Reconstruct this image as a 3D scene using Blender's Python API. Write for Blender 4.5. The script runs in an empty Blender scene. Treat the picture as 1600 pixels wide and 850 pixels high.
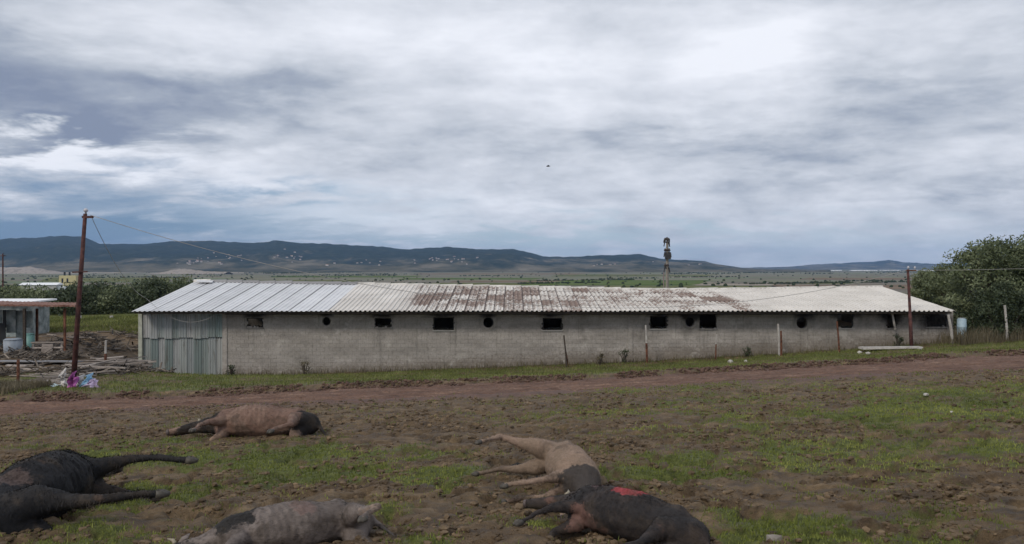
import bpy, bmesh, math, random
import numpy as np
from mathutils import Vector, Matrix, Euler
random.seed(7)
rng = np.random.default_rng(11)
S = bpy.context.scene
C = S.collection
R = math.radians
F = 1250.0          # focal length in pixels of the 1600 px wide photograph
HZ = 418.0          # row of the horizon
CAMZ = 1.6

# ------------------------------------------------------------------ camera
cam = bpy.data.cameras.new('camera'); camo = bpy.data.objects.new('camera', cam); C.objects.link(camo)
cam.sensor_width = 36.0; cam.lens = 36.0 * F / 1600.0
cam.clip_start = 0.1; cam.clip_end = 60000
camo.location = (0, 0, CAMZ)
camo.rotation_euler = (R(90) - math.atan((425 - HZ) / F), 0, 0)
S.camera = camo
S.view_settings.view_transform = 'Standard'; S.view_settings.look = 'None'
S.view_settings.exposure = 0.42; S.view_settings.gamma = 1.0
try:
    S.view_settings.use_curve_mapping = False
except Exception:
    pass
S.cycles.volume_bounces = 0
S.cycles.max_bounces = 6

def P(px, py, Y):
    return Vector(((px - 800) / F * Y, Y, CAMZ - (py - HZ) / F * Y))

# ------------------------------------------------------------------ node helper
class NT:
    def __init__(s, tree): s.t = tree; s.n = tree.nodes; s.l = tree.links
    def new(s, typ, **kw):
        n = s.n.new(typ)
        for k, v in kw.items(): setattr(n, k, v)
        return n
    def put(s, sock, v):
        if isinstance(v, bpy.types.NodeSocket): s.l.new(v, sock)
        elif v is not None:
            if sock.type == 'RGBA' and len(v) == 3: v = (*v, 1)
            sock.default_value = v
    def m(s, op, a, b=None, c=None, clamp=False):
        n = s.new('ShaderNodeMath', operation=op, use_clamp=clamp)
        s.put(n.inputs[0], a)
        if b is not None: s.put(n.inputs[1], b)
        if c is not None: s.put(n.inputs[2], c)
        return n.outputs[0]
    def mix(s, f, a, b, mode='MIX'):
        n = s.new('ShaderNodeMix', data_type='RGBA', blend_type=mode)
        s.put(n.inputs[0], f); s.put(n.inputs[6], a); s.put(n.inputs[7], b)
        return n.outputs[2]
    def noise(s, vec, scale, detail=4, rough=.55, dist=0.0):
        n = s.new('ShaderNodeTexNoise')
        if vec is not None: s.put(n.inputs['Vector'], vec)
        s.put(n.inputs['Scale'], scale); s.put(n.inputs['Detail'], detail)
        s.put(n.inputs['Roughness'], rough); s.put(n.inputs['Distortion'], dist)
        return n.outputs[0]
    def ss(s, x, a, b):
        n = s.new('ShaderNodeMapRange', interpolation_type='SMOOTHSTEP')
        s.put(n.inputs[0], x); n.inputs[1].default_value = a; n.inputs[2].default_value = b
        return n.outputs[0]
    def ramp(s, f, stops):
        n = s.new('ShaderNodeValToRGB'); s.put(n.inputs[0], f)
        e = n.color_ramp.elements
        while len(e) < len(stops): e.new(0.5)
        for i, (p, c) in enumerate(stops):
            e[i].position = p; e[i].color = (*c, 1) if len(c) == 3 else c
        return n.outputs[0]
    def comb(s, x, y, z):
        n = s.new('ShaderNodeCombineXYZ'); s.put(n.inputs[0], x); s.put(n.inputs[1], y); s.put(n.inputs[2], z)
        return n.outputs[0]
    def scale(s, vec, sc):
        n = s.new('ShaderNodeVectorMath', operation='MULTIPLY'); s.put(n.inputs[0], vec); s.put(n.inputs[1], sc)
        return n.outputs[0]

# ------------------------------------------------------------------ world: Nishita sky behind broken overcast
SUN_EL, SUN_AZ = R(38), R(215)       # high, behind the camera to the left, veiled
w = bpy.data.worlds.new('World'); S.world = w; w.use_nodes = True
t = NT(w.node_tree)
for n in list(t.n): t.n.remove(n)
tc = t.new('ShaderNodeTexCoord')
sep = t.new('ShaderNodeSeparateXYZ'); t.put(sep.inputs[0], tc.outputs['Generated'])
dx, dy, dz = sep.outputs
el = t.m('ARCSINE', dz); az = t.m('ARCTAN2', dx, dy)
zz = t.m('ADD', t.m('MAXIMUM', dz, 0.0), 0.17)
u = t.m('DIVIDE', dx, zz); v = t.m('DIVIDE', dy, zz)
pl = t.comb(u, v, 0.0)
n1 = t.noise(t.scale(pl, (.55, .75, 1)), 1.25, 8, .58, .3)
z35 = t.m('ADD', t.m('MAXIMUM', dz, 0.0), .42)
ps = t.comb(t.m('DIVIDE', dx, z35), t.m('DIVIDE', dy, z35), t.m('MULTIPLY', dz, 3.4))
n2 = t.noise(ps, 3.1, 8, .6, .15)
n3 = t.noise(t.scale(pl, (.28, .8, 1)), 2.4, 5, .5, .3)
wv = t.noise(t.scale(pl, (.8, 1.2, 1)), 1.6, 5, .6)
wv2 = t.noise(t.scale(pl, (.9, 1.1, 1)), 2.7, 5, .6, .3)
def A(px): return math.atan((px - 800) / F)
def E(py): return math.atan((HZ - py) / F)
azw = t.m('ADD', az, t.m('MULTIPLY', t.m('SUBTRACT', wv, .5), .30))
elw = t.m('ADD', el, t.m('MULTIPLY', t.m('SUBTRACT', wv2, .5), .16))
def blob(px, py, wx, wy):
    a = t.m('DIVIDE', t.m('SUBTRACT', azw, A(px)), wx / F)
    b = t.m('DIVIDE', t.m('SUBTRACT', elw, E(py)), wy / F)
    q = t.m('ADD', t.m('MULTIPLY', a, a), t.m('MULTIPLY', b, b))
    return t.m('EXPONENT', t.m('MULTIPLY', q, -1.0))
def madd(base, f, k): return t.m('MULTIPLY_ADD', f, k, base)
# brightness of the cloud sheet
br = t.m('ADD', t.m('MULTIPLY', t.m('SUBTRACT', n1, .5), .55), .64)
br = madd(br, t.m('SUBTRACT', n2, .5), 1.15)
n4 = t.noise(t.scale(ps, (1, 1, 1.7)), 7.5, 7, .62, .15)
br = madd(br, t.m('SUBTRACT', n4, .5), t.m('MULTIPLY_ADD', t.ss(el, .36, .05), .35, .30))
br = madd(br, t.m('SUBTRACT', n3, .5), .30)
for (px, py, wx, wy, k) in [(150, 190, 330, 60, -.50), (20, 110, 170, 60, -.28), (90, 232, 80, 16, -.40),
                            (100, 268, 170, 24, .50), (450, 345, 170, 22, .30), (330, 60, 260, 60, .10), (1180, 105, 110, 60, .34),
                            (760, 110, 320, 120, .16), (1480, 160, 220, 45, -.22), (1250, 240, 420, 30, -.18), (1500, 300, 260, 20, -.16),
                            (640, 180, 260, 50, .02), (1380, 60, 200, 60, .08), (900, 215, 250, 22, -.10), (700, 320, 500, 18, .08)]:
    br = madd(br, blob(px, py, wx, wy), k)
cloud = t.ramp(br, [(0.0, (.185, .22, .30)), (.30, (.30, .335, .40)), (.52, (.435, .465, .52)), (.74, (.555, .58, .635)), (1.0, (.69, .71, .765))])
sky = t.new('ShaderNodeTexSky', sky_type='NISHITA', sun_disc=False)
sky.sun_elevation = SUN_EL; sky.sun_rotation = SUN_AZ; sky.air_density = 1.2; sky.dust_density = 1.0
skyb = t.mix(1.0, sky.outputs[0], (0.55, .70, .95), 'MULTIPLY')
# gaps of open sky near the horizon (bluest on the left) and one thin patch high on the right
gap = t.m('MULTIPLY', blob(60, 362, 360, 44), 1.25)
gap = madd(gap, blob(430, 325, 200, 26), .55)
gap = madd(gap, blob(1180, 385, 520, 26), .40)
gap = madd(gap, blob(760, 378, 330, 22), .50)
gap = madd(gap, t.m('MULTIPLY', blob(1180, 115, 120, 60), 0.0), 1.0)
gap = t.m('MULTIPLY', gap, t.m('MULTIPLY_ADD', t.ss(n3, .3, .6), .45, .55), clamp=True)
hz_blue = t.mix(t.ss(az, A(100), A(900)), (.10, .17, .29), (.36, .47, .54))
gapcol = t.mix(.25, t.scale(hz_blue, (10, 10, 10)), skyb)
c10 = t.scale(cloud, (10, 10, 10))
tot = t.mix(gap, c10, gapcol)
bg = t.new('ShaderNodeBackground'); t.put(bg.inputs[0], tot); bg.inputs[1].default_value = 0.10
wo = t.new('ShaderNodeOutputWorld'); t.l.new(bg.outputs[0], wo.inputs[0])

# ------------------------------------------------------------------ sun (veiled)
sl = bpy.data.lights.new('sun', 'SUN'); so = bpy.data.objects.new('sun', sl); C.objects.link(so)
sl.energy = 1.3; sl.angle = R(12); sl.color = (1, .92, .80)
# direction towards the sun: azimuth measured like the sky texture (0 = +Y, clockwise)
sd = Vector((math.sin(SUN_AZ) * math.cos(SUN_EL), math.cos(SUN_AZ) * math.cos(SUN_EL), math.sin(SUN_EL)))
so.rotation_euler = sd.to_track_quat('Z', 'Y').to_euler()
so.location = (0, 0, 60)

# ------------------------------------------------------------------ material helper
MATS = {}
def mat(name, cols=((.3, .3, .3),), scale=3.0, rough=.85, bump=.0, bscale=None, detail=5, coords='Object', metal=0.0, stretch=(1, 1, 1), spec=.3, rand=0.0, hi=(.35, .65)):
    if name in MATS: return MATS[name]
    m_ = bpy.data.materials.new(name); m_.use_nodes = True
    t = NT(m_.node_tree); b = t.n['Principled BSDF']
    tc = t.new('ShaderNodeTexCoord')
    vec = tc.outputs[coords]
    if coords == 'World':
        pass
    oi = t.new('ShaderNodeObjectInfo')
    v0 = t.scale(vec, stretch)
    ad = t.new('ShaderNodeVectorMath', operation='ADD'); t.put(ad.inputs[0], v0)
    t.put(ad.inputs[1], t.scale(t.comb(oi.outputs['Random'], oi.outputs['Random'], oi.outputs['Random']), (37, 23, 11)))
    vv = ad.outputs[0]
    if len(cols) == 1: cols = (cols[0], tuple(min(1, c * 1.25) for c in cols[0]))
    f = t.noise(vv, scale, detail, .6)
    lo, h2 = hi
    stops = [(lo + (h2 - lo) * i / (len(cols) - 1), c) for i, c in enumerate(cols)]
    col = t.ramp(f, stops)
    if rand:
        k = t.m('MULTIPLY_ADD', oi.outputs['Random'], 2 * rand, 1 - rand)
        n = t.new('ShaderNodeVectorMath', operation='SCALE'); t.put(n.inputs[0], col); t.put(n.inputs['Scale'], k)
        col = n.outputs[0]
    t.put(b.inputs['Base Color'], col)
    b.inputs['Roughness'].default_value = rough; b.inputs['Metallic'].default_value = metal
    b.inputs['Specular IOR Level'].default_value = spec
    if bump:
        bn = t.new('ShaderNodeBump'); bn.inputs['Strength'].default_value = bump; bn.inputs['Distance'].default_value = .02
        t.put(bn.inputs['Height'], t.noise(vv, bscale or scale * 4, 5, .6)); t.l.new(bn.outputs[0], b.inputs['Normal'])
    MATS[name] = m_
    return m_

# ------------------------------------------------------------------ object helpers
def setp(o, label=None, cat=None, group=None, kind=None):
    if label: o['label'] = label
    if cat: o['category'] = cat
    if group: o['group'] = group
    if kind: o['kind'] = kind
    return o
def empty(name, loc, label, cat, group=None, rot=(0, 0, 0)):
    o = bpy.data.objects.new(name, None); C.objects.link(o); o.location = loc; o.rotation_euler = rot
    o.empty_display_size = .2
    return setp(o, label, cat, group)
def link(name, me, parent=None, loc=(0, 0, 0), rot=(0, 0, 0), sc=(1, 1, 1)):
    o = bpy.data.objects.new(name, me); C.objects.link(o)
    o.location = loc; o.rotation_euler = rot; o.scale = sc
    if parent: o.parent = parent
    return o
class MB:
    def __init__(s): s.v = []; s.f = []
    def box(s, x0, x1, y0, y1, z0, z1):
        k = len(s.v)
        s.v += [(x, y, z) for z in (z0, z1) for y in (y0, y1) for x in (x0, x1)]
        s.f += [tuple(k + i for i in q) for q in ((0, 2, 3, 1), (4, 5, 7, 6), (0, 1, 5, 4), (2, 6, 7, 3), (0, 4, 6, 2), (1, 3, 7, 5))]
        return s
    def tube(s, pts, rad, n=8, cap=True, sq=1.0):
        pts = [Vector(p) for p in pts]; N = len(pts)
        if not hasattr(rad, '__len__'): rad = [rad] * N
        k = len(s.v); up = None
        for i, p in enumerate(pts):
            d = (pts[min(i + 1, N - 1)] - pts[max(i - 1, 0)]).normalized()
            if up is None: up = Vector((0, 0, 1)) if abs(d.z) < .9 else Vector((0, 1, 0))
            a = d.cross(up).normalized(); b = a.cross(d).normalized(); up = b
            for j in range(n):
                th = 2 * math.pi * j / n
                s.v.append(tuple(p + a * math.cos(th) * rad[i] + b * math.sin(th) * rad[i] * sq))
        for i in range(N - 1):
            for j in range(n):
                j2 = (j + 1) % n
                s.f.append((k + i * n + j, k + i * n + j2, k + (i + 1) * n + j2, k + (i + 1) * n + j))
        if cap:
            s.f.append(tuple(k + j for j in range(n))[::-1]); s.f.append(tuple(k + (N - 1) * n + j for j in range(n)))
        return s
    def mesh(s, name, material, smooth=False):
        me = bpy.data.meshes.new(name); me.from_pydata(s.v, [], s.f)
        me.materials.append(material)
        if smooth:
            for p in me.polygons: p.use_smooth = True
        me.update(); return me
    def obj(s, name, material, parent=None, loc=(0, 0, 0), rot=(0, 0, 0), smooth=False, jit=0.0):
        if jit: s.v = [tuple(c + random.uniform(-jit, jit) for c in p) for p in s.v]
        return link(name, s.mesh(name, material, smooth), parent, loc, rot)
def np_mesh(name, V, Fc, material=None, attrs=None, smooth=False):
    me = bpy.data.meshes.new(name)
    V = np.asarray(V, np.float32); Fc = np.asarray(Fc, np.int32); k = Fc.shape[1]
    me.vertices.add(len(V)); me.vertices.foreach_set('co', V.ravel())
    me.loops.add(Fc.size); me.loops.foreach_set('vertex_index', Fc.ravel())
    me.polygons.add(len(Fc)); me.polygons.foreach_set('loop_start', np.arange(0, Fc.size, k, dtype=np.int32))
    me.polygons.foreach_set('use_smooth', np.full(len(Fc), smooth, bool))
    if attrs:
        for an, av in attrs.items():
            a = me.attributes.new(an, 'FLOAT', 'POINT'); a.data.foreach_set('value', np.asarray(av, np.float32))
    if material: me.materials.append(material)
    me.update(calc_edges=True); return me

# ------------------------------------------------------------------ numpy noise
def vnoise(x, y, seed=0):
    xi = np.floor(x).astype(np.int64); yi = np.floor(y).astype(np.int64)
    fx = x - xi; fy = y - yi; fx = fx * fx * (3 - 2 * fx); fy = fy * fy * (3 - 2 * fy)
    def h(a, b):
        n = (a * 374761393 + b * 668265263 + seed * 1442695041) & 0xFFFFFFFF
        n = ((n ^ (n >> 13)) * 1274126177) & 0xFFFFFFFF
        return ((n ^ (n >> 16)) & 0xFFFF) / 65535.0
    return (h(xi, yi) * (1 - fx) + h(xi + 1, yi) * fx) * (1 - fy) + (h(xi, yi + 1) * (1 - fx) + h(xi + 1, yi + 1) * fx) * fy
def fbm(x, y, o=4, seed=0, g=.5):
    s_ = 0; a = 1; tt = 0
    for i in range(o):
        s_ = s_ + a * vnoise(x * 2 ** i + 17.3 * i, y * 2 ** i - 9.1 * i, seed + i); tt += a; a *= g
    return s_ / tt
def smooth(x, a, b):
    q = np.clip((x - a) / (b - a), 0, 1); return q * q * (3 - 2 * q)

# ------------------------------------------------------------------ terrain height
PLAIN = 20.0
CP = [(0, 850, 7.0), (400, 850, 6.7), (800, 850, 6.2), (1200, 850, 5.9), (1600, 850, 5.5),
      (-500, 850, 7.4), (2100, 850, 5.0),
      (800, 760, 8.9), (1200, 760, 8.4), (1600, 740, 8.6), (100, 760, 10.2),
      (800, 690, 12.4), (300, 700, 13.0), (1200, 680, 12.2), (1600, 655, 12.5),
      (0, 662, 17.5), (400, 655, 18), (800, 645, 17.5), (1200, 625, 17.5), (1600, 600, 18),
      (100, 637, 23.5), (-200, 648, 23), (600, 612, 25), (1000, 596, 25.5), (1300, 578, 26), (1600, 560, 26), (1900, 548, 26),
      (112, 606, 29.5), (0, 616, 27.5), (-150, 622, 27.5), (300, 598, 32), (500, 594, 33),
      (350, 589, 42), (215, 592, 42), (700, 576, 42), (950, 567, 42), (1250, 551, 42), (1490, 534, 42), (1620, 524, 42), (1750, 516, 42),
      (60, 565, 37), (-100, 572, 37), (60, 540, 44), (150, 560, 40), (-80, 540, 45), (100, 517, 53), (160, 515, 53), (-50, 518, 53),
      (100, 498, 61), (215, 495, 61), (0, 499, 61), (-80, 500, 61), (400, 505, 61), (800, 500, 61), (1200, 490, 61), (1600, 480, 61)]
cpx = np.array([[(a - 800) / F * Y, Y] for a, b, Y in CP] + [[0, -12.], [-30, -12], [30, -12], [0, 0.]])
cpd = np.array([(b - HZ) / F * Y for a, b, Y in CP] + [1.0, 1.6, .6, 1.6])
def tps(r2): return np.where(r2 > 1e-9, .5 * r2 * np.log(np.maximum(r2, 1e-9)), 0)
_n = len(cpx)
K = tps(((cpx[:, None] - cpx[None]) ** 2).sum(-1)) + np.eye(_n) * .6
Pm = np.c_[np.ones(_n), cpx]
sol = np.linalg.solve(np.block([[K, Pm], [Pm.T, np.zeros((3, 3))]]), np.r_[cpd, np.zeros(3)])
ROADX = np.array([-60, -40, -24, -13, -5, 4, 10.5, 16.6, 24, 45, 80.])
ROADY = np.array([20, 21.5, 22.8, 23.5, 24.6, 25.6, 25.8, 25.2, 24.4, 22.4, 18.5])
ROADW = np.array([2.2, 2.2, 2.2, 2.2, 2.2, 2.3, 2.8, 3.7, 4.3, 4.4, 4.4])
def road_d(x, y): return y - np.interp(x, ROADX, ROADY)      # signed distance across the track
def road_w(x): return np.interp(x, ROADX, ROADW)
def baseD(x, y):
    xc = np.clip(x, -42, 42); yc = np.clip(y, -12, 61)
    q = np.stack([xc, yc], -1)
    out = np.zeros(xc.shape)
    for i in range(_n):
        out += sol[i] * tps(((q - cpx[i]) ** 2).sum(-1))
    out += sol[_n] + sol[_n + 1] * xc + sol[_n + 2] * yc
    return np.clip(out, .3, 9.0)
def height(x, y, micro=True):
    x = np.asarray(x, float); y = np.asarray(y, float)
    D = baseD(x, y)
    f = smooth(y, 62, 330)
    D = D * (1 - f) + PLAIN * f
    z = CAMZ - D
    rd = road_d(x, y); rw = road_w(x)
    on = smooth(y, 70, 50)
    # bank on the barn side of the track
    z = z + on * .16 * smooth(rd, rw - .1, rw + .5) * smooth(rd, rw + 6, rw + 1.5)
    if micro:
        near = smooth(y, 75, 45)
        z = z + near * (.10 * (fbm(x * .45, y * .45, 3, 3) - .5) + .085 * (fbm(x * 2.1, y * 2.1, 3, 5) - .5) * (1 - .5 * smooth(np.abs(rd), rw + .5, rw)))
        z = z + smooth(y, 30, 12) * .085 * (fbm(x * 7, y * 7, 2, 9) - .5) - smooth(y, 26, 14) * .07 * smooth(fbm(x * 4.3, y * 4.3, 2, 19), .58, .70) * 1.3
        # hoof-churned rut on the right
        rr = y - (8.9 - .33 * (x - 4.0) + .4 * (fbm(x * .8, x * 0, 2, 31) - .5) * 2)
        z = z - .11 * np.exp(-(rr / .16) ** 2) * smooth(x, 3.2, 4.2)
        z = z - on * .12 * smooth(np.abs(rd), rw - .15, rw - .6)     # room for the road sheet
    return z
def H(x, y): return float(height(np.array([x]), np.array([y]))[0])
def G(px, Y): x = (px - 800) / F * Y; return Vector((x, Y, H(x, Y)))

# grass cover, 0 mud .. 1 turf
PATCH = [(1240, 800, 6.4, 1.1, .9, .9), (1340, 700, 10.5, 3.2, 1.6, .7), (1430, 640, 14, 5, 2.5, .8), (1540, 610, 17, 4, 2, .6), (430, 715, 11.8, 2.6, 1.3, 1.), (260, 770, 9.2, 1.6, 1.2, 1.),
         (700, 745, 9.5, .7, 1.2, .8), (480, 745, 10, 1.5, 1, .7), (1060, 735, 9.4, 1.0, .6, .9), (830, 810, 7.0, .5, .5, .7), (110, 720, 12, .9, 1.2, .7), (600, 790, 7.8, .5, .6, .7),
         (640, 830, 6.6, .5, .7, .6), (180, 830, 7.2, 1.4, .8, .9), (1570, 690, 10, 1.4, 1.2, .7), (1580, 800, 6.3, .6, .5, .5), (200, 690, 13.5, 3, 1.2, .5), (1350, 720, 9.3, .7, .3, .6),
         (720, 800, 7.6, .35, .9, .5)]
def grass(x, y):
    x = np.asarray(x, float); y = np.asarray(y, float)
    wx = x + 1.0 * (fbm(x * .9, y * .9, 3, 41) - .5); wy = y + 1.0 * (fbm(x * .9, y * .9, 3, 42) - .5)
    g = np.full(x.shape, .10)
    for px, py, Y, a, b, k in PATCH:
        cx = (px - 800) / F * Y
        g = np.maximum(g, k * np.exp(-((wx - cx) / a) ** 2 - ((wy - Y) / b) ** 2))
    rd = road_d(x, y); rw = road_w(x)
    verge = smooth(rd, rw + .2, rw + .9)
    g = np.maximum(g, (.30 + .5 * fbm(x * .8, y * 1.1, 3, 58)) * verge * smooth(y, 60, 40))
    # trampled yard on the far left is bare; the mound behind it is grassy
    yard = smooth(x, -17.5, -21) * smooth(y, 33, 36) * smooth(y, 60, 50)
    g = g * (1 - .75 * yard)
    g = np.maximum(g, .75 * smooth(y, 52, 60))
    g = np.maximum(g, smooth(rd, 0, -rw - 1.5) * (.30 + .22 * (fbm(x * .35, y * .35, 2, 63) - .5) * 2) * (.45 + .55 * smooth(x, -1, 3)))
    g = g * smooth(np.abs(rd), rw - .7, rw + .1)
    g = g * .9 + 1.6 * (fbm(x * 1.7, y * 1.7, 5, 51, .65) - .5) * (.35 + g) + .3 * (fbm(x * .5, y * .5, 2, 53) - .5)
    return np.clip(g, 0, 1)

# ------------------------------------------------------------------ ground
def ground_material():
    m_ = bpy.data.materials.new('mud_and_turf'); m_.use_nodes = True
    t = NT(m_.node_tree); b = t.n['Principled BSDF']
    geo = t.new('ShaderNodeNewGeometry'); pos = geo.outputs['Position']
    sp = t.new('ShaderNodeSeparateXYZ'); t.put(sp.inputs[0], pos)
    ga = t.new('ShaderNodeAttribute', attribute_name='grass').outputs['Fac']
    ra = t.new('ShaderNodeAttribute', attribute_name='roadmix').outputs['Fac']
    f1 = t.noise(pos, 3.2, 8, .65); f2 = t.noise(pos, 22, 5, .65); f3 = t.noise(pos, .55, 4, .5)
    mud = t.ramp(f1, [(.25, (.028, .019, .010)), (.42, (.090, .060, .033)), (.56, (.172, .118, .064)), (.74, (.30, .21, .12))])
    mud = t.mix(t.ss(f3, .35, .7), mud, t.mix(.5, mud, (.105, .070, .046)))
    mud = t.mix(t.m('MULTIPLY', t.ss(f2, .55, .75), .5), mud, (.16, .13, .095))
    turf = t.ramp(t.noise(pos, 9, 6, .65), [(.28, (.045, .050, .014)), (.5, (.10, .118, .028)), (.72, (.18, .19, .055))])
    gg = t.m('ADD', ga, t.m('MULTIPLY', t.m('SUBTRACT', t.noise(pos, 6, 6, .7), .5), 1.0))
    col = t.mix(t.ss(gg, .30, .62), mud, turf)
    redm = t.ramp(f1, [(.3, (.075, .044, .033)), (.55, (.150, .088, .066)), (.75, (.215, .135, .10))])
    col = t.mix(t.ss(t.m('ADD', ra, t.m('MULTIPLY', t.m('SUBTRACT', f1, .5), .8)), .35, .75), col, redm)
    # far plain: strips of fields
    st = t.scale(pos, (.0016, .0055, 0))
    vo = t.new('ShaderNodeTexVoronoi', feature='F1'); t.put(vo.inputs['Vector'], t.scale(pos, (.0021, .0062, 0))); vo.inputs['Scale'].default_value = 1.7
    vc = t.new('ShaderNodeSeparateColor'); t.put(vc.inputs[0], vo.outputs['Color'])
    fields = t.ramp(vc.outputs[0], [(0, (.12, .09, .062)), (.3, (.16, .125, .085)), (.5, (.11, .135, .045)), (.68, (.19, .15, .10)), (.85, (.095, .145, .038)), (1., (.22, .18, .12))])
    fn = t.noise(t.scale(pos, (.005, .03, 0)), 3.4, 8, .72)
    fields = t.mix(t.ss(fn, .44, .60), fields, (.055, .058, .028))
    fields = t.mix(t.m('MULTIPLY', t.ss(t.noise(t.scale(pos, (.002, .012, 0)), 5.0, 5, .7), .60, .72), .7), fields, (.24, .20, .15))
    col = t.mix(t.ss(sp.outputs[1], 70, 240), col, fields)
    t.put(b.inputs['Base Color'], col)
    t.put(b.inputs['Roughness'], t.m('MULTIPLY_ADD', f1, .5, .45))
    b.inputs['Specular IOR Level'].default_value = .25
    bn = t.new('ShaderNodeBump'); bn.inputs['Strength'].default_value = 1.0; bn.inputs['Distance'].default_value = .07
    hh = t.m('ADD', t.noise(pos, 14, 6, .7), t.m('MULTIPLY', t.noise(pos, 55, 4, .6), .4))
    t.put(bn.inputs['Height'], hh); t.l.new(bn.outputs[0], b.inputs['Normal'])
    return m_
GM = ground_material()
ys = [-19.0, -15, -10, -6, -3, -1, 0.5, 2, 3]
y_ = 3.4
while y_ < 62: ys.append(y_); y_ += max(.035, y_ * .0070 if y_ < 20 else y_ * .0085)
while y_ < 16000: ys.append(y_); y_ *= 1.045
ys = np.array(ys)
us = np.concatenate([np.linspace(-3.2, -.62, 26)[:-1], np.linspace(-.62, .62, 640), np.linspace(.62, 3.2, 26)[1:]])
YY, UU = np.meshgrid(ys, us, indexing='ij')
XX = UU * (YY + 20.0)
ZZ = height(XX, YY)
GA = grass(XX, YY); RM = np.where(road_d(XX, YY) < 0, smooth(-road_d(XX, YY), road_w(XX) + 2.6, road_w(XX) - .3), smooth(road_d(XX, YY), road_w(XX) + .5, road_w(XX) - .3)) * smooth(YY, 70, 50)
V = np.stack([XX, YY, ZZ], -1).reshape(-1, 3)
nr, nc = YY.shape
ii = (np.arange(nr - 1)[:, None] * nc + np.arange(nc - 1)[None]).ravel()
Q = np.stack([ii, ii + 1, ii + nc + 1, ii + nc], -1)
me = np_mesh('ground', V, Q, GM, {'grass': GA.ravel(), 'roadmix': RM.ravel()}, True)
setp(link('ground', me), kind='structure')

# ------------------------------------------------------------------ dirt road
def road_material():
    m_ = bpy.data.materials.new('red_dirt'); m_.use_nodes = True
    t = NT(m_.node_tree); b = t.n['Principled BSDF']
    pos = t.new('ShaderNodeNewGeometry').outputs['Position']
    rt = t.new('ShaderNodeAttribute', attribute_name='rut').outputs['Fac']
    f1 = t.noise(t.scale(pos, (.5, 1.6, 1)), 1.6, 8, .65); f2 = t.noise(pos, 11, 6, .7)
    col = t.ramp(f1, [(.3, (.062, .032, .022)), (.45, (.15, .082, .056)), (.58, (.20, .118, .080)), (.7, (.31, .20, .14))])
    col = t.mix(t.m('MULTIPLY', t.ss(f2, .45, .62), .75), col, (.075, .043, .031))
    col = t.mix(t.m('MULTIPLY', rt, .65), col, (.22, .145, .115))
    t.put(b.inputs['Base Color'], col); b.inputs['Roughness'].default_value = .8; b.inputs['Specular IOR Level'].default_value = .25
    bn = t.new('ShaderNodeBump'); bn.inputs['Strength'].default_value = 1.0; bn.inputs['Distance'].default_value = .08
    t.put(bn.inputs['Height'], f2); t.l.new(bn.outputs[0], b.inputs['Normal'])
    return m_
rx = np.arange(-34, 40, .09); rv = np.linspace(-1.12, 1.12, 60)
RX, RV = np.meshgrid(rx, rv, indexing='ij')
RW = road_w(RX); RY = np.interp(RX, ROADX, ROADY) + RV * RW
rut = np.exp(-((np.abs(RV * RW + .15) - .85) / .17) ** 2)
RZ = height(RX, RY, False) + .10 * (fbm(RX * .45, RY * .45, 3, 3) - .5) - .11 * rut * (.5 + fbm(RX * .7, RX * 0, 2, 61)) \
    + .05 * (fbm(RX * 1.2, RY * 4, 3, 66) - .5) + .10 * (fbm(RX * 4, RY * 5, 3, 67) - .5) - .11 * smooth(np.abs(RV), .86, 1.12)
nr, nc = RX.shape
ii = (np.arange(nr - 1)[:, None] * nc + np.arange(nc - 1)[None]).ravel()
me = np_mesh('dirt_road', np.stack([RX, RY, RZ], -1).reshape(-1, 3), np.stack([ii, ii + nc, ii + nc + 1, ii + 1], -1), road_material(), {'rut': rut.ravel()}, True)
setp(link('dirt_road', me), kind='structure')

# ------------------------------------------------------------------ hills
RIDGE = [(-600, 380), (-300, 372), (-120, 378), (0, 374), (40, 373), (100, 368), (130, 371), (155, 381), (200, 381), (250, 378), (300, 377), (340, 378), (400, 378), (432, 375), (480, 380), (560, 384), (600, 386), (640, 389), (700, 386), (760, 389), (800, 390), (830, 396), (850, 401), (890, 402), (940, 399), (1000, 397), (1030, 403), (1060, 406), (1100, 408), (1150, 417), (1185, 421), (1300, 424)]
RIDGE2 = [(1120, 421), (1180, 418), (1230, 417), (1270, 414), (1330, 411), (1370, 408), (1388, 406), (1410, 410), (1460, 412), (1600, 411), (1800, 404), (2200, 400), (2600, 412)]
def ridge_fn(R_, Y0):
    px = np.array([p[0] for p in R_], float); pz = np.array([(HZ - p[1]) / F * Y0 for p in R_]) + CAMZ
    return (px - 800) / F, pz
def hill_height(xr, y, R_, Yc, Yn, Yf, seed, detail=1.0):
    ax, az_ = ridge_fn(R_, Yc)
    zc = np.interp(xr, ax, az_) - (CAMZ - PLAIN) 
    d = np.where(y < Yc, (y - Yn) / (Yc - Yn), (Yf - y) / (Yf - Yc)); d = np.clip(d, 0, 1)
    X = xr * y
    spur = fbm(X / 620., y / 900., 5, seed, .55)
    prof = np.where(y < Yc, d ** 1.35, d ** .8)
    h = zc * prof * (1 + (spur - .5) * 2.6 * (1 - d) * detail) + 30 * (fbm(X / 130., y / 160., 4, seed + 5) - .5) * np.minimum(1, d * 3) * (1 - .55 * (d > .93))
    h = h + np.minimum(1, zc / 60.) * smooth(d, .7, 1.) * (16 * (fbm(X / 260., y * 0, 3, seed + 9) - .5) + 9 * (fbm(X / 45., y / 200., 2, seed + 11) - .5))
    return np.maximum(h, -3) + (CAMZ - PLAIN)
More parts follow.
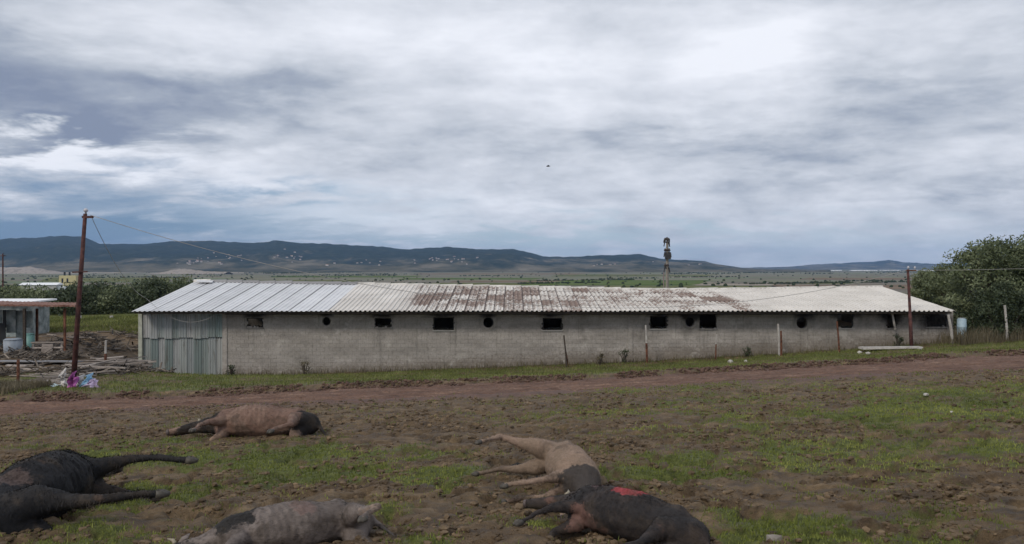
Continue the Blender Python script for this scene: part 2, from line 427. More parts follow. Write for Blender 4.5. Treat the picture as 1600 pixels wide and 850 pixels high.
def hill_mat():
    m_ = bpy.data.materials.new('wooded_hill'); m_.use_nodes = True
    t = NT(m_.node_tree); b = t.n['Principled BSDF']
    pos = t.new('ShaderNodeNewGeometry').outputs['Position']
    sp = t.new('ShaderNodeSeparateXYZ'); t.put(sp.inputs[0], pos)
    f = t.noise(t.scale(pos, (1, .5, 2.0)), .0042, 9, .7, .4); g = t.noise(pos, .022, 7, .7)
    woods = t.ramp(g, [(.3, (.008, .013, .007)), (.5, (.018, .026, .013)), (.7, (.05, .055, .034))])
    open_ = t.ramp(f, [(.3, (.040, .042, .024)), (.5, (.085, .078, .048)), (.72, (.22, .19, .14))])
    low = t.ss(sp.outputs[2], 110, -8)
    k = t.m('MULTIPLY_ADD', low, .26, t.m('SUBTRACT', f, .5))
    col = t.mix(t.ss(k, .10, .26), woods, open_)
    t.put(b.inputs['Base Color'], col); b.inputs['Roughness'].default_value = 1; b.inputs['Specular IOR Level'].default_value = 0
    return m_
HM = hill_mat()
def make_hill(R_, Yc, Yn, Yf, seed, step):
    xr = np.arange(R_[0][0], R_[-1][0], step); xr = (xr - 800) / F
    yy = np.r_[np.linspace(Yn, Yc, 90)[:-1], np.linspace(Yc, Yf, 20)]
    A_, B_ = np.meshgrid(xr, yy, indexing='ij')
    Z_ = hill_height(A_, B_, R_, Yc, Yn, Yf, seed)
    nr, nc = A_.shape
    ii = (np.arange(nr - 1)[:, None] * nc + np.arange(nc - 1)[None]).ravel()
    me = np_mesh('hills', np.stack([A_ * B_, B_, Z_], -1).reshape(-1, 3), np.stack([ii, ii + nc, ii + nc + 1, ii + 1], -1), HM, None, True)
    return setp(link('hills', me), kind='structure')
make_hill(RIDGE, 5600, 3300, 8000, 71, 2.6)
make_hill(RIDGE2, 9800, 7600, 12000, 81, 4)

# ------------------------------------------------------------------ distant plain: fields, tracks, mounds
def sheet(name, pts, z, m_, n=24):
    # thin irregular sheet of crop between four corners given as (px, Y)
    (a, b, c, d) = [np.array([(p - 800) / F * Y, Y]) for p, Y in pts]
    V = []; 
    for i in range(n + 1):
        for j in range(5):
            s_ = i / n; q = j / 4
            p = (a * (1 - s_) + b * s_) * (1 - q) + (d * (1 - s_) + c * s_) * q
            V.append((p[0], p[1] + random.uniform(-1, 1) * 4 * (j in (0, 4)), CAMZ - PLAIN + z))
    Fc = [(i * 5 + j, (i + 1) * 5 + j, (i + 1) * 5 + j + 1, i * 5 + j + 1) for i in range(n) for j in range(4)]
    return setp(link(name, np_mesh(name, V, Fc, m_)), kind='structure')
mg = mat('winter_crop', ((.070, .105, .034), (.10, .135, .045), (.12, .14, .06)), .02, 1, coords='Object', spec=0)
mg2 = mat('pasture', ((.085, .10, .040), (.125, .135, .058), (.16, .145, .08)), .03, 1, spec=0)
mb_ = mat('ploughed_soil', ((.15, .115, .085), (.20, .155, .115)), .03, 1, spec=0)
mp_ = mat('pale_soil', ((.26, .22, .18), (.36, .32, .27), (.30, .26, .21)), .02, 1, spec=0)
def Yr(row): return PLAIN * F / (row - HZ)
def fld(x0, x1, r0, r1, m_, z=.12, sk=0):
    return sheet('field', [(x0, Yr(r1)), (x1, Yr(r1 + sk)), (x1 + 25, Yr(r0 + sk)), (x0 + 15, Yr(r0))], z, m_)
fld(810, 1085, 437.5, 446, mg, .12, .4); fld(620, 830, 434.5, 437, mg, .16); fld(560, 800, 442, 447.5, mg2, .2, .4)
fld(930, 1190, 446.8, 456, mg2, .12); fld(420, 640, 431, 433.5, mg, .12); fld(700, 860, 438.5, 441, mb_, .14)
fld(1195, 1440, 445, 452, mb_, .12); fld(1200, 1330, 441.5, 443.5, mg2, .12); fld(300, 540, 437.5, 443, mg2, .1); fld(60, 250, 434, 440, mg2, .1)
fld(-60, 110, 446, 458, mg, .15); fld(640, 900, 427, 429, mb_, .1); fld(860, 1100, 429, 432, mg2, .13); fld(1250, 1500, 434, 437, mb_, .1)
fld(330, 520, 424.5, 426, mg2, .1); fld(-80, 180, 425.6, 427.0, mp_, .3); fld(318, 380, 425.2, 426.6, mp_, .3); fld(160, 290, 422.5, 423.3, mp_, .3)
fld(1080, 1200, 443.8, 445.3, mp_, .17)
def mound(name, px0, px1, Y, h, label, prof):
    n = 60; V = []; x0 = (px0 - 800) / F * Y; x1 = (px1 - 800) / F * Y; dep = 90
    for i in range(n + 1):
        for j in range(13):
            s_ = i / n; q = j / 12
            hh = np.interp(s_, [p[0] for p in prof], [p[1] for p in prof]) * h * math.sin(math.pi * min(1, q * 1.2 + .0) if q < .42 else math.pi * (.5 + (q - .42) * .86))
            hh = max(0, hh) * (1 + .35 * (vnoise(np.array([i * .4]), np.array([j * .8]), 5)[0] - .5))
            V.append((x0 + (x1 - x0) * s_, Y + (q - .5) * dep, CAMZ - PLAIN - .3 + hh))
    Fc = [(i * 13 + j, (i + 1) * 13 + j, (i + 1) * 13 + j + 1, i * 13 + j + 1) for i in range(n) for j in range(12)]
    o = link(name, np_mesh(name, V, Fc, mat('pale_gravel', ((.20, .175, .15), (.30, .265, .23), (.25, .22, .19)), .06, 1, spec=0), None, True))
    return setp(o, label, 'mound')
mound('spoil_mound', -90, 118, 2600, 21, 'long pale earth mound on the plain at the far left edge', [(0, .8), (.3, .9), (.68, 1.0), (.8, .55), (1, 0)])
mound('spoil_mound', 232, 358, 2500, 17, 'pale peaked gravel mound on the plain above the metal shed roof', [(0, 0), (.25, .5), (.38, 1), (.5, .85), (.7, .5), (1, .35)])

# low green scrub, hedges and dots of trees across the plain: nobody could count them
hv = []; hf = []
base_ico = bmesh.new(); bmesh.ops.create_icosphere(base_ico, subdivisions=1, radius=1)
icv = np.array([v.co for v in base_ico.verts]); icf = np.array([[v.index for v in f.verts] for f in base_ico.faces]); base_ico.free()
def lumps(pts, rad, flat=.8, jit=.35):
    n = len(pts); pts = np.asarray(pts, float); rad = np.asarray(rad, float)
    a = rng.uniform(0, 6.28, n); ca, sa = np.cos(a), np.sin(a)
    v_ = icv[None] * (1 + rng.uniform(-jit, jit, (n, len(icv), 1)))
    X = v_[..., 0] * ca[:, None] - v_[..., 1] * sa[:, None]; Yv = v_[..., 0] * sa[:, None] + v_[..., 1] * ca[:, None]
    v_ = np.stack([X, Yv, v_[..., 2] * flat], -1) * rad[:, None, None] + pts[:, None, :]
    f_ = icf[None] + (np.arange(n) * len(icv))[:, None, None]
    return v_.reshape(-1, 3), f_.reshape(-1, 3)
pts = []; rad = []
for k in range(46):
    row = HZ + 5 + 34 * random.random() ** 1.5; Y = Yr(row); px = random.uniform(-60, 1650); ln = random.uniform(20, 170)
    m_ = int(ln / 1.3)
    for j in range(m_):
        if random.random() < .4: continue
        x = px + ln * j / m_; r = random.uniform(.8, 2.2) if Y < 2500 else random.uniform(1.5, 3.2)
        Yj = Y * (1 + .0008 * j) + random.uniform(-6, 6)
        pts.append(((x - 800) / F * Yj, Yj, CAMZ - PLAIN + r * .5)); rad.append(r)
for k in range(1000):
    Y = Yr(HZ + 3.5 + 32 * random.random() ** 1.7); px = random.uniform(-60, 1650); r = random.uniform(.8, 2.6)
    pts.append(((px - 800) / F * Y, Y, CAMZ - PLAIN + r * .4)); rad.append(r)
hvv, hff = lumps(pts, rad)
scrubm = mat('hedge_leaves', ((.018, .026, .010), (.036, .048, .020), (.055, .058, .03)), .12, 1, spec=0)
setp(link('hedgerows', np_mesh('hedgerows', hvv, hff, scrubm)), kind='stuff')

# villages at the foot of the hills and sheds on the plain
wm_ = mat('house_plaster', ((.34, .32, .30), (.50, .48, .45)), .2, .9, rand=.25); rm_ = mat('roof_tile', ((.20, .10, .07), (.30, .17, .13)), .2, .9, rand=.3)
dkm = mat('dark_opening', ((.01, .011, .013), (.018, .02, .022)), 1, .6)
hw = MB().box(-6, 6, -4.5, 4.5, 0, 6).mesh('wall', wm_)
hr = MB(); hr.v = [(-6.6, -5, 6), (6.6, -5, 6), (6.6, 5, 6), (-6.6, 5, 6), (-6.2, 0, 8.4), (6.2, 0, 8.4)]; hr.f = [(0, 1, 5, 4), (2, 3, 4, 5), (1, 2, 5), (3, 0, 4), (3, 2, 1, 0)]
hrm = hr.mesh('roof', rm_)
VILL = [(330, 404, 75, 5, 26, 'hillside village left of the cable'), (455, 400, 45, 4, 15, 'small hamlet below the highest middle hill'), (300, 409, 60, 3, 10, 'hillside village left of the cable'), (690, 406, 62, 4, 34, 'village at the foot of the hills above the mottled roof'), (560, 411, 90, 2, 12, 'scattered farmhouses on the plain before the hills'), (1130, 412, 60, 1.5, 6, 'scattered farmhouses on the plain before the hills'), (960, 412, 60, 2, 8, 'scattered farmhouses on the plain before the hills')]
for (px, row, sx, sy, n, where) in VILL:
    for k in range(int(n * .75)):
        pxx = random.gauss(px, sx * .5); xr = np.array([(pxx - 800) / F]); tgt = row + random.gauss(0, sy * .8)
        Ys = np.linspace(3250, 5400, 160); hz_ = hill_height(np.repeat(xr, 160), Ys, RIDGE, 5600, 3300, 8000, 71)
        rows = HZ + (CAMZ - hz_) / Ys * F; j = int(np.argmin(np.abs(rows - tgt)))
        s_ = random.uniform(.45, .85)
        e = empty('house', (xr[0] * Ys[j], Ys[j], max(float(hz_[j]), CAMZ - PLAIN) - .5), 'tiny pale house in the ' + where, 'house', 'houses in the ' + where, (0, 0, random.uniform(-.8, .8)))
        e.scale = (s_ * random.uniform(.8, 1.5), s_, s_ * random.uniform(.8, 1.2))
        link('wall', hw, e); link('roof', hrm, e)
gm_ = mat('greenhouse_film', ((.55, .56, .57), (.70, .71, .72)), .1, .5)
for (px, row, L) in [(340, 419.8, 70), (395, 425.0, 24), (455, 423.8, 60), (520, 424.4, 46), (570, 423.2, 80), (600, 425, 60), (655, 421.6, 50), (1350, 421.5, 160), (1390, 421.3, 120), (1425, 422.6, 60), (1450, 421.2, 80), (1300, 421.2, 110)]:
    Y = min(Yr(max(row, HZ + 4.2)), 4700)
    g_ = MB(); nn = 8
    for i in (0, 1):
        for j in range(nn + 1):
            th = math.pi * j / nn; g_.v.append((-L / 2 + i * L, -9 * math.cos(th), 5 * math.sin(th)))
    g_.f = [(j, j + 1, nn + 2 + j, nn + 1 + j) for j in range(nn)] + [tuple(range(nn + 1)), tuple(range(nn + 1, 2 * nn + 2))[::-1]]
    x = (px - 800) / F * Y
    setp(g_.obj('greenhouse', gm_, None, (x, Y, CAMZ - PLAIN)), 'long low white polytunnel on the plain before the hills', 'greenhouse', 'polytunnels on the far plain')
# white farm shed and yellow house
Y = 700; zb = CAMZ - PLAIN * .99
e = empty('farm_shed', ((66 - 800) / F * Y, Y, CAMZ - (453 - HZ) / F * Y), 'long low white farm shed with a flat white roof beyond the bushes', 'shed', rot=(0, 0, R(8)))
MB().box(-15, 14, -7, 7, -3, 4.4).obj('wall', mat('shed_plaster', ((.33, .32, .32), (.42, .41, .40)), .3, .9), e)
rf = MB(); rf.v = [(-16, -8, 4.45), (15, -8, 4.45), (15, 8, 4.6), (-16, 8, 4.6), (-16, 0, 6.4), (15, 0, 6.4)]; rf.f = [(0, 1, 5, 4), (2, 3, 4, 5), (1, 2, 5), (3, 0, 4), (3, 2, 1, 0)]
rf.obj('roof', mat('white_roof', ((.68, .70, .73), (.8, .8, .82)), .3, .6), e)
MB().box(14, 19, -4, 4, -3, 3.2).obj('annex', mat('white_roof'), e)
Y = 800
e = empty('yellow_house', ((108 - 800) / F * Y, Y, CAMZ - (443 - HZ) / F * Y), 'small yellow two storey house with dark windows beside the left pole', 'house')
MB().box(-8, 9, -4, 4, -2, 8).obj('wall', mat('yellow_plaster', ((.42, .37, .20), (.5, .44, .25)), .3, .9), e)
for x in (-4.5, 0.5):
    MB().box(x - .9, x + .9, -4.06, -3.9, .8, 5.2).obj('window', dkm, e)
    MB().tube([(x, 0, 8), (x, 0, 11.5)], [1.0, .9], 8).obj('roof_tank', dkm, e)

# ------------------------------------------------------------------ foliage
def leaf_mat(name, a, b, c, sp_=.35):
    if name in MATS: return MATS[name]
    m_ = bpy.data.materials.new(name); m_.use_nodes = True
    t = NT(m_.node_tree); b_ = t.n['Principled BSDF']
    at = t.new('ShaderNodeAttribute', attribute_name='tone').outputs['Fac']
    col = t.ramp(at, [(0, a), (.5, b), (1, c)])
    t.put(b_.inputs['Base Color'], col); b_.inputs['Roughness'].default_value = .6; b_.inputs['Specular IOR Level'].default_value = sp_
    tr = t.new('ShaderNodeBsdfTranslucent'); t.put(tr.inputs[0], col)
    mx = t.new('ShaderNodeMixShader'); mx.inputs[0].default_value = .2
    t.l.new(b_.outputs[0], mx.inputs[1]); t.l.new(tr.outputs[0], mx.inputs[2]); t.l.new(mx.outputs[0], t.n['Material Output'].inputs[0])
    MATS[name] = m_; return m_
def leaves(centres, radii, per, size, m_, name='crown', aspect=.45, flat=.85, tones=None):
    cs = np.asarray(centres, float); rs = np.asarray(radii, float); n = len(cs) * per
    c = np.repeat(cs, per, 0); r = np.repeat(rs, per)
    d = rng.normal(size=(n, 3)); d /= np.linalg.norm(d, axis=1)[:, None]
    rr = rng.uniform(0, 1, n) ** .45
    p = c + d * (r * rr)[:, None] * np.array([1, 1, flat])
    a = rng.normal(size=(n, 3)); a[:, 2] += .5; a /= np.linalg.norm(a, axis=1)[:, None]
    b = np.cross(a, d + rng.normal(scale=.6, size=(n, 3))); b /= np.linalg.norm(b, axis=1)[:, None] + 1e-9
    s_ = size * rng.uniform(.6, 1.4, n)[:, None]
    V = np.stack([p - a * s_ * .5, p + b * s_ * aspect * .5, p + a * s_ * .5, p - b * s_ * aspect * .5], 1).reshape(-1, 3)
    Fc = np.arange(n * 4).reshape(-1, 4)
    tb = rng.uniform(0, 1, len(cs)) if tones is None else np.asarray(tones)
    tone = np.repeat(np.clip(np.repeat(tb, per) * .6 + rng.uniform(0, .4, n), 0, 1), 4)
    return np_mesh(name, V, Fc, m_, {'tone': tone})
def tree(name, base, hgt, rad, label, cat, m_, nclump=70, per=170, size=.15, trunk=True, group=None, low=.2, cr=.55, seed=1, bark=None):
    rs = random.Random(seed)
    e = empty(name, base, label, cat, group)
    cs = []; rr = []
    for i in range(nclump):
        th = rs.uniform(0, 6.283); q = rs.uniform(0, 1) ** .5; zf = rs.uniform(low, 1)
        env = math.sin(math.pi * min(1, max(0.02, (zf - low) / (1 - low) * .86 + .14))) ** .38
        x = math.cos(th) * q * rad * env * .88; y = math.sin(th) * q * rad * env * .88
        cs.append((x, y, zf * hgt * (.88 + .12 * rs.random()))); rr.append(cr * rs.uniform(.6, 1.25))
    tn = [min(1, max(0, rs.gauss(.45, .28))) for _ in cs]
    link('crown', leaves(cs, rr, per, size, m_, tones=tn), e)
    tk = MB()
    if trunk:
        tk.tube([(0, 0, -.3), (.05, 0, hgt * .18), (-.05, .05, hgt * .36)], [.06 * hgt, .042 * hgt, .035 * hgt], 9)
        for c in rs.sample(cs, min(14, len(cs))):
            c = Vector(c); mid = Vector((c.x * .4, c.y * .4, hgt * .33 + c.z * .25))
            tk.tube([(-.03, .03, hgt * .25), mid, c], [.026 * hgt, .016 * hgt, .005 * hgt], 6)
    else:
        for c in rs.sample(cs, min(12, len(cs))):
            tk.tube([(c[0] * .1, c[1] * .1, -.1), (c[0] * .5, c[1] * .5, c[2] * .5), c], [.04, .03, .01], 5)
    tk.obj('trunk', bark or mat('bark', ((.045, .037, .03), (.10, .085, .07)), 9, .95, .8, 30), e)
    return e
olive = leaf_mat('olive_leaf', (.030, .042, .020), (.105, .130, .062), (.25, .28, .16))
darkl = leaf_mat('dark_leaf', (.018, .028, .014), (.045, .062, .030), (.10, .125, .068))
lite = leaf_mat('grey_green_leaf', (.06, .075, .035), (.12, .145, .07), (.19, .21, .12))
drym = leaf_mat('dry_leaf', (.07, .06, .035), (.13, .11, .07), (.20, .17, .11))
# big tree group on the right: three overlapping trees
g = G(1542, 44); tree('olive_tree', g + Vector((.1, 0, -.2)), 5.45, 3.15, 'large dense olive tree overhanging the right end of the barn', 'tree', olive, 105, 230, .17, low=.08, cr=.72, seed=3)
g = G(1618, 45); tree('olive_tree', g, 5.45, 3.0, 'tall olive tree cut off by the right edge of the photo', 'tree', olive, 115, 230, .17, low=.06, cr=.75, seed=5)
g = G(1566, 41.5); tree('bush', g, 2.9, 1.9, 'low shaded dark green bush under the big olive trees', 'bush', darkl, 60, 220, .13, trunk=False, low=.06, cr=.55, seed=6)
g = G(1447, 60); tree('olive_tree', g, CAMZ - (425 - HZ) / F * 60 - g.z, 1.8, 'smaller pale green olive tree standing behind the barn roof corner', 'tree', lite, 55, 150, .16, low=.15, cr=.6, seed=9)
g = G(1480, 56); tree('olive_tree', g, CAMZ - (414 - HZ) / F * 56 - g.z, 1.9, 'mid green olive tree between the pale one and the big tree', 'tree', olive, 60, 160, .16, low=.15, cr=.6, seed=19)
# bushes behind the mound on the left
for i, (px, Y, top, rad, mm, lab) in enumerate([
        (-25, 70, 458, 4.2, darkl, 'dark bush at the far left edge above the rusty canopy'),
        (62, 69, 457, 3.8, olive, 'grey green bush below the white farm shed'),
        (118, 68, 452, 3.4, darkl, 'dark green bush right behind the leaning left pole'),
        (158, 73, 447, 3.6, darkl, 'rounded dark bush just right of the leaning pole'),
        (205, 70, 444, 3.9, lite, 'grey green tree with a pale top beside the shed roof'),
        (242, 68, 441, 3.6, darkl, 'tallest dark tree touching the left slope of the shed roof'),
        (285, 78, 440, 4.0, lite, 'pale green tree rising behind the shed roof peak'),
        (15, 80, 452, 4.6, lite, 'pale misty bush farther off at the far left')]):
    x = (px - 800) / F * Y; zb = H(x, Y); hgt = CAMZ - (top - HZ) / F * Y - zb
    tree('bush', Vector((x, Y, zb - .2)), hgt + .2, rad, lab, 'bush', mm, 46, 150, .24, trunk=False, low=.03, cr=1.05, seed=20 + i)

# ------------------------------------------------------------------ the barn
WY = 42.0; EY = 40.9; RY_ = 49.0; BY = 56.0
XL = (216 - 800) / F * WY; XB = (351 - 800) / F * WY; XR = (1490 - 800) / F * WY
ZE = CAMZ - (487.5 - HZ) / F * EY
RROW = [(290, 441), (430, 443.5), (600, 447), (700, 449), (820, 451), (1000, 455), (1100, 455), (1250, 453), (1400, 450.5)]
def ridge_z(X):
    px = 800 + X / RY_ * F
    return CAMZ - (np.interp(px, [a for a, b in RROW], [b for a, b in RROW]) - HZ) / F * RY_
ZG = -5.2
barn = empty('livestock_barn', (0, WY, 0), 'long low grey concrete block barn with a corrugated roof, burnt openings and a mottled middle', 'barn')
def B(o):   # parent that keeps world coordinates
    o.matrix_parent_inverse = Matrix.Translation((0, -WY, 0)); return o
# openings on the front wall, in wall coordinates (x, z)
def wx(px): return (px - 800) / F * WY
def wz(py): return CAMZ - (py - HZ) / F * WY
RECT = [(385, 411, 497, 512), (585, 612, 497, 512), (677, 709, 496, 516), (848, 878, 497, 516), (1016, 1042, 494, 514), (1093, 1120, 490.5, 514), (1308, 1334, 490.5, 513), (1387, 1401, 491, 513), (1448, 1480, 493, 511)]
CIRC = [(510, 502, 7), (763, 504, 8.5), (1078, 503, 7.5), (1253, 504.5, 9)]
RW_ = [(wx(a), wx(b), wz(d), wz(c)) for a, b, c, d in RECT]
CW_ = [(wx(a), wz(b), r / F * WY) for a, b, r in CIRC]
ZT = ZE - .02
def wall_material(name, cols, rough_patch=True):
    m_ = bpy.data.materials.new(name); m_.use_nodes = True
    t = NT(m_.node_tree); b = t.n['Principled BSDF']
    pos = t.new('ShaderNodeNewGeometry').outputs['Position']
    sp = t.new('ShaderNodeSeparateXYZ'); t.put(sp.inputs[0], pos)
    oi = t.new('ShaderNodeObjectInfo')
    f = t.noise(t.scale(pos, (.45, 1, 1.1)), 1.5, 8, .68); g = t.noise(pos, 9, 6, .65); h = t.noise(t.scale(pos, (1, 1, .35)), 1.1, 5, .6)
    col = t.ramp(f, [(.3, cols[0]), (.5, cols[1]), (.7, cols[2])])
    col = t.mix(t.m('MULTIPLY', t.ss(g, .45, .7), .35), col, tuple(c * .55 for c in cols[0]))
    col = t.mix(t.m('MULTIPLY', t.ss(h, .55, .72), .45), col, tuple(c * .5 for c in cols[0]))
    n = t.new('ShaderNodeVectorMath', operation='SCALE'); t.put(n.inputs[0], col); t.put(n.inputs['Scale'], t.m('MULTIPLY_ADD', oi.outputs['Random'], .14, .93)); col = n.outputs[0]
    # green damp foot
    gl = t.m('MULTIPLY_ADD', sp.outputs[0], .052, -3.5)
    foot = t.m('MULTIPLY', t.ss(t.m('SUBTRACT', t.m('SUBTRACT', sp.outputs[2], gl), t.m('MULTIPLY', g, 1.3)), .1, -.6), .5)
    col = t.mix(foot, col, (.13, .10, .07))
    drip = t.noise(t.scale(pos, (5.5, 1, .35)), 1.0, 7, .7)
    col = t.mix(t.m('MULTIPLY', t.ss(drip, .52, .68), .42), col, (.10, .092, .08))
    pale = t.noise(t.scale(pos, (1.1, 1, 1.6)), .9, 7, .7)
    col = t.mix(t.m('MULTIPLY', t.ss(pale, .56, .66), .45), col, (.46, .435, .40))
    # soot thrown up by the fire above particular openings
    soot = None
    for (px, py, a, b2) in [(1255, 490, 22, 18), (1322, 488, 34, 17), (1392, 492, 24, 22), (1462, 499, 40, 22), (1106, 487, 34, 15), (1078, 490, 16, 14), (1030, 488, 30, 13), (693, 488, 34, 13), (763, 490, 17, 11), (862, 488, 32, 12), (598, 489, 30, 12), (397, 489, 30, 12), (510, 490, 15, 9)]:
        p_ = t.m('DIVIDE', t.m('SUBTRACT', sp.outputs[0], wx(px)), a / F * WY); q_ = t.m('DIVIDE', t.m('SUBTRACT', sp.outputs[2], wz(py)), b2 / F * WY)
        ex = t.m('EXPONENT', t.m('MULTIPLY', t.m('ADD', t.m('MULTIPLY', p_, p_), t.m('MULTIPLY', q_, q_)), -1))
        soot = ex if soot is None else t.m('ADD', soot, ex)
    soot = t.ss(t.m('MULTIPLY_ADD', t.m('SUBTRACT', t.noise(pos, 2.6, 6, .65), .5), .8, soot), .35, .95)
    col = t.mix(t.m('MULTIPLY', soot, .92), col, (.016, .015, .015))
    t.put(b.inputs['Base Color'], col); b.inputs['Roughness'].default_value = .92; b.inputs['Specular IOR Level'].default_value = .2
    bn = t.new('ShaderNodeBump'); bn.inputs['Strength'].default_value = .5; bn.inputs['Distance'].default_value = .02
    t.put(bn.inputs['Height'], g); t.l.new(bn.outputs[0], b.inputs['Normal'])
    return m_
blockm = wall_material('concrete_block', ((.225, .208, .19), (.315, .292, .268), (.40, .372, .345)))
mortm = wall_material('mortar', ((.20, .185, .167), (.28, .26, .238), (.36, .335, .31)))
# backing wall with real openings
wallbm = MB().box(XB, XR, WY + .02, WY + .22, ZG, ZT)
wo_ = wallbm.obj('front_wall', mortm)
cut = MB()
for x0, x1, z0, z1 in RW_: cut.box(x0, x1, WY - .5, WY + .8, z0, z1)
for cx, cz, r in CW_: cut.tube([(cx, WY - .5, cz), (cx, WY + .8, cz)], r, 20)
co = cut.obj('cutter', mortm)
bm = bmesh.new(); bm.from_mesh(co.data); bmesh.ops.recalc_face_normals(bm, faces=bm.faces); bm.to_mesh(co.data); bm.free()
md = wo_.modifiers.new('b', 'BOOLEAN'); md.operation = 'DIFFERENCE'; md.object = co; md.solver = 'EXACT'; md.use_self = True
dg = bpy.context.evaluated_depsgraph_get()
nm = bpy.data.meshes.new_from_object(wo_.evaluated_get(dg)); wo_.modifiers.clear(); wo_.data = nm
bpy.data.objects.remove(co)
wo_.parent = barn; B(wo_)
# blocks, laid in running bond, cut at the openings
BH, BW, J = .20, .42, .008
cells = []
zc = ZG; r_ = 0
while zc < ZT - .02:
    x = XB + (0 if r_ % 2 else -BW / 2)
    while x < XR:
        a, b = max(x + J / 2, XB), min(x + BW - J / 2, XR); z0, z1 = zc + J / 2, min(zc + BH - J / 2, ZT - .005)
        segs = [(a, b)]
        for (p, q, lo, hi_) in RW_:
            if z0 < hi_ - .03 and z1 > lo + .03:
                ns = []
                for (s0, s1) in segs:
                    if s1 <= p or s0 >= q: ns.append((s0, s1)); continue
                    if s0 < p: ns.append((s0, p))
                    if s1 > q: ns.append((q, s1))
                segs = ns
        for (s0, s1) in segs:
            if s1 - s0 < .05: continue
            if any(abs(min(max(cx, s0), s1) - cx) ** 2 + abs(min(max(cz, z0), z1) - cz) ** 2 < (r + .03) ** 2 for cx, cz, r in CW_): continue
            cells.append((s0, s1, z0, z1))
        x += BW
    zc += BH; r_ += 1
full = MB()
fw, fh = BW - J, BH - J
full.v = [(-fw / 2, 0, -fh / 2), (fw / 2, 0, -fh / 2), (fw / 2, 0, fh / 2), (-fw / 2, 0, fh / 2),
          (-fw / 2 + .01, -.009, -fh / 2 + .01), (fw / 2 - .01, -.009, -fh / 2 + .01), (fw / 2 - .01, -.009, fh / 2 - .01), (-fw / 2 + .01, -.009, fh / 2 - .01)]
full.f = [(4, 5, 6, 7), (0, 1, 5, 4), (1, 2, 6, 5), (2, 3, 7, 6), (3, 0, 4, 7)]
blk = full.mesh('block', blockm)
fulls = [c for c in cells if abs(c[1] - c[0] - fw) < .002 and abs(c[3] - c[2] - fh) < .002]
# the courses read best in the sharp stretch between the second window and the round vent
def score(c):
    px = 800 + (c[0] + c[1]) / 2 / WY * F; py = HZ + (CAMZ - c[2]) / WY * F
    return abs(px - 985) * .16 + abs(py - 515)
chosen = sorted([c for c in fulls], key=score)[:300]; cs_ = set(chosen)
for c in chosen:
    o = link('block', blk, barn, ((c[0] + c[1]) / 2, WY + .018 - WY + 0 + random.uniform(-.004, .003), (c[2] + c[3]) / 2), (random.uniform(-.01, .01), 0, random.uniform(-.008, .008)))
    o.location.y = .019 + random.uniform(-.004, .002)
rest = MB()
for c in cells:
    if c in cs_: continue
    k = len(rest.v); s0, s1, z0, z1 = c; y0 = WY + .021; y1 = WY + .010 + random.uniform(-.004, .003)
    rest.v += [(s0, y0, z0), (s1, y0, z0), (s1, y0, z1), (s0, y0, z1), (s0 + .01, y1, z0 + .01), (s1 - .01, y1, z0 + .01), (s1 - .01, y1, z1 - .01), (s0 + .01, y1, z1 - .01)]
    rest.f += [tuple(k + i for i in q) for q in ((4, 5, 6, 7), (0, 1, 5, 4), (1, 2, 6, 5), (2, 3, 7, 6), (3, 0, 4, 7))]
o = rest.obj('block', blockm, barn); B(o); o['kind'] = 'stuff'
# render coat smeared over parts of the blocks: pilasters and lintel band
for px in (351, 540, 830, 985, 1160, 1415, 1490):
    x = wx(px); B(MB().box(x - .12, x + .12, WY - .035, WY + .03, ZG, ZT - .01).obj('pilaster', blockm, barn)) if px in (351, 985) else None
# rear and end walls
o = MB().box(XL, XR, BY - .2, BY, ZG, ZT + .1).obj('rear_wall', mortm, barn); B(o)
for (xa, xb) in ((XR - .2, XR), (XL, XL + .1)):
    zr = float(ridge_z((xa + xb) / 2)) - .12
    g_ = MB(); pr = [(WY + .23, ZG), (BY - .21, ZG), (BY - .21, ZT - .02), (RY_, zr), (WY + .23, ZT - .02)]
    g_.v = [(xa, p, q) for p, q in pr] + [(xb, p, q) for p, q in pr]
    g_.f = [(0, 1, 2, 3, 4), (9, 8, 7, 6, 5)] + [(i, i + 5, (i + 1) % 5 + 5, (i + 1) % 5) for i in range(5)]
    o = g_.obj('gable_wall', mortm, barn); B(o)
# round vents with concrete collars and fan blades left inside
collar = mat('collar_concrete', ((.15, .14, .13), (.24, .225, .21)), 6, .95, .5)
rust = mat('rusty_steel', ((.05, .022, .014), (.11, .045, .026), (.17, .075, .045)), 7, .85, .4)
for cx, cz, r in CW_:
    ring = MB(); n = 28
    for (rr, yy) in ((r - .01, WY + .2), (r - .01, WY - .03), (r + .05, WY - .03), (r + .16, WY + .004), (r + .16, WY + .1)):
        for j in range(n):
            th = 2 * math.pi * j / n; w_ = rr if rr < r else rr + random.uniform(-.008, .008)
            ring.v.append((cx + w_ * math.cos(th), yy, cz + w_ * math.sin(th)))
    for k in range(4):
        for j in range(n): ring.f.append((k * n + j, k * n + (j + 1) % n, (k + 1) * n + (j + 1) % n, (k + 1) * n + j))
    o = ring.obj('vent', mortm, barn); B(o)
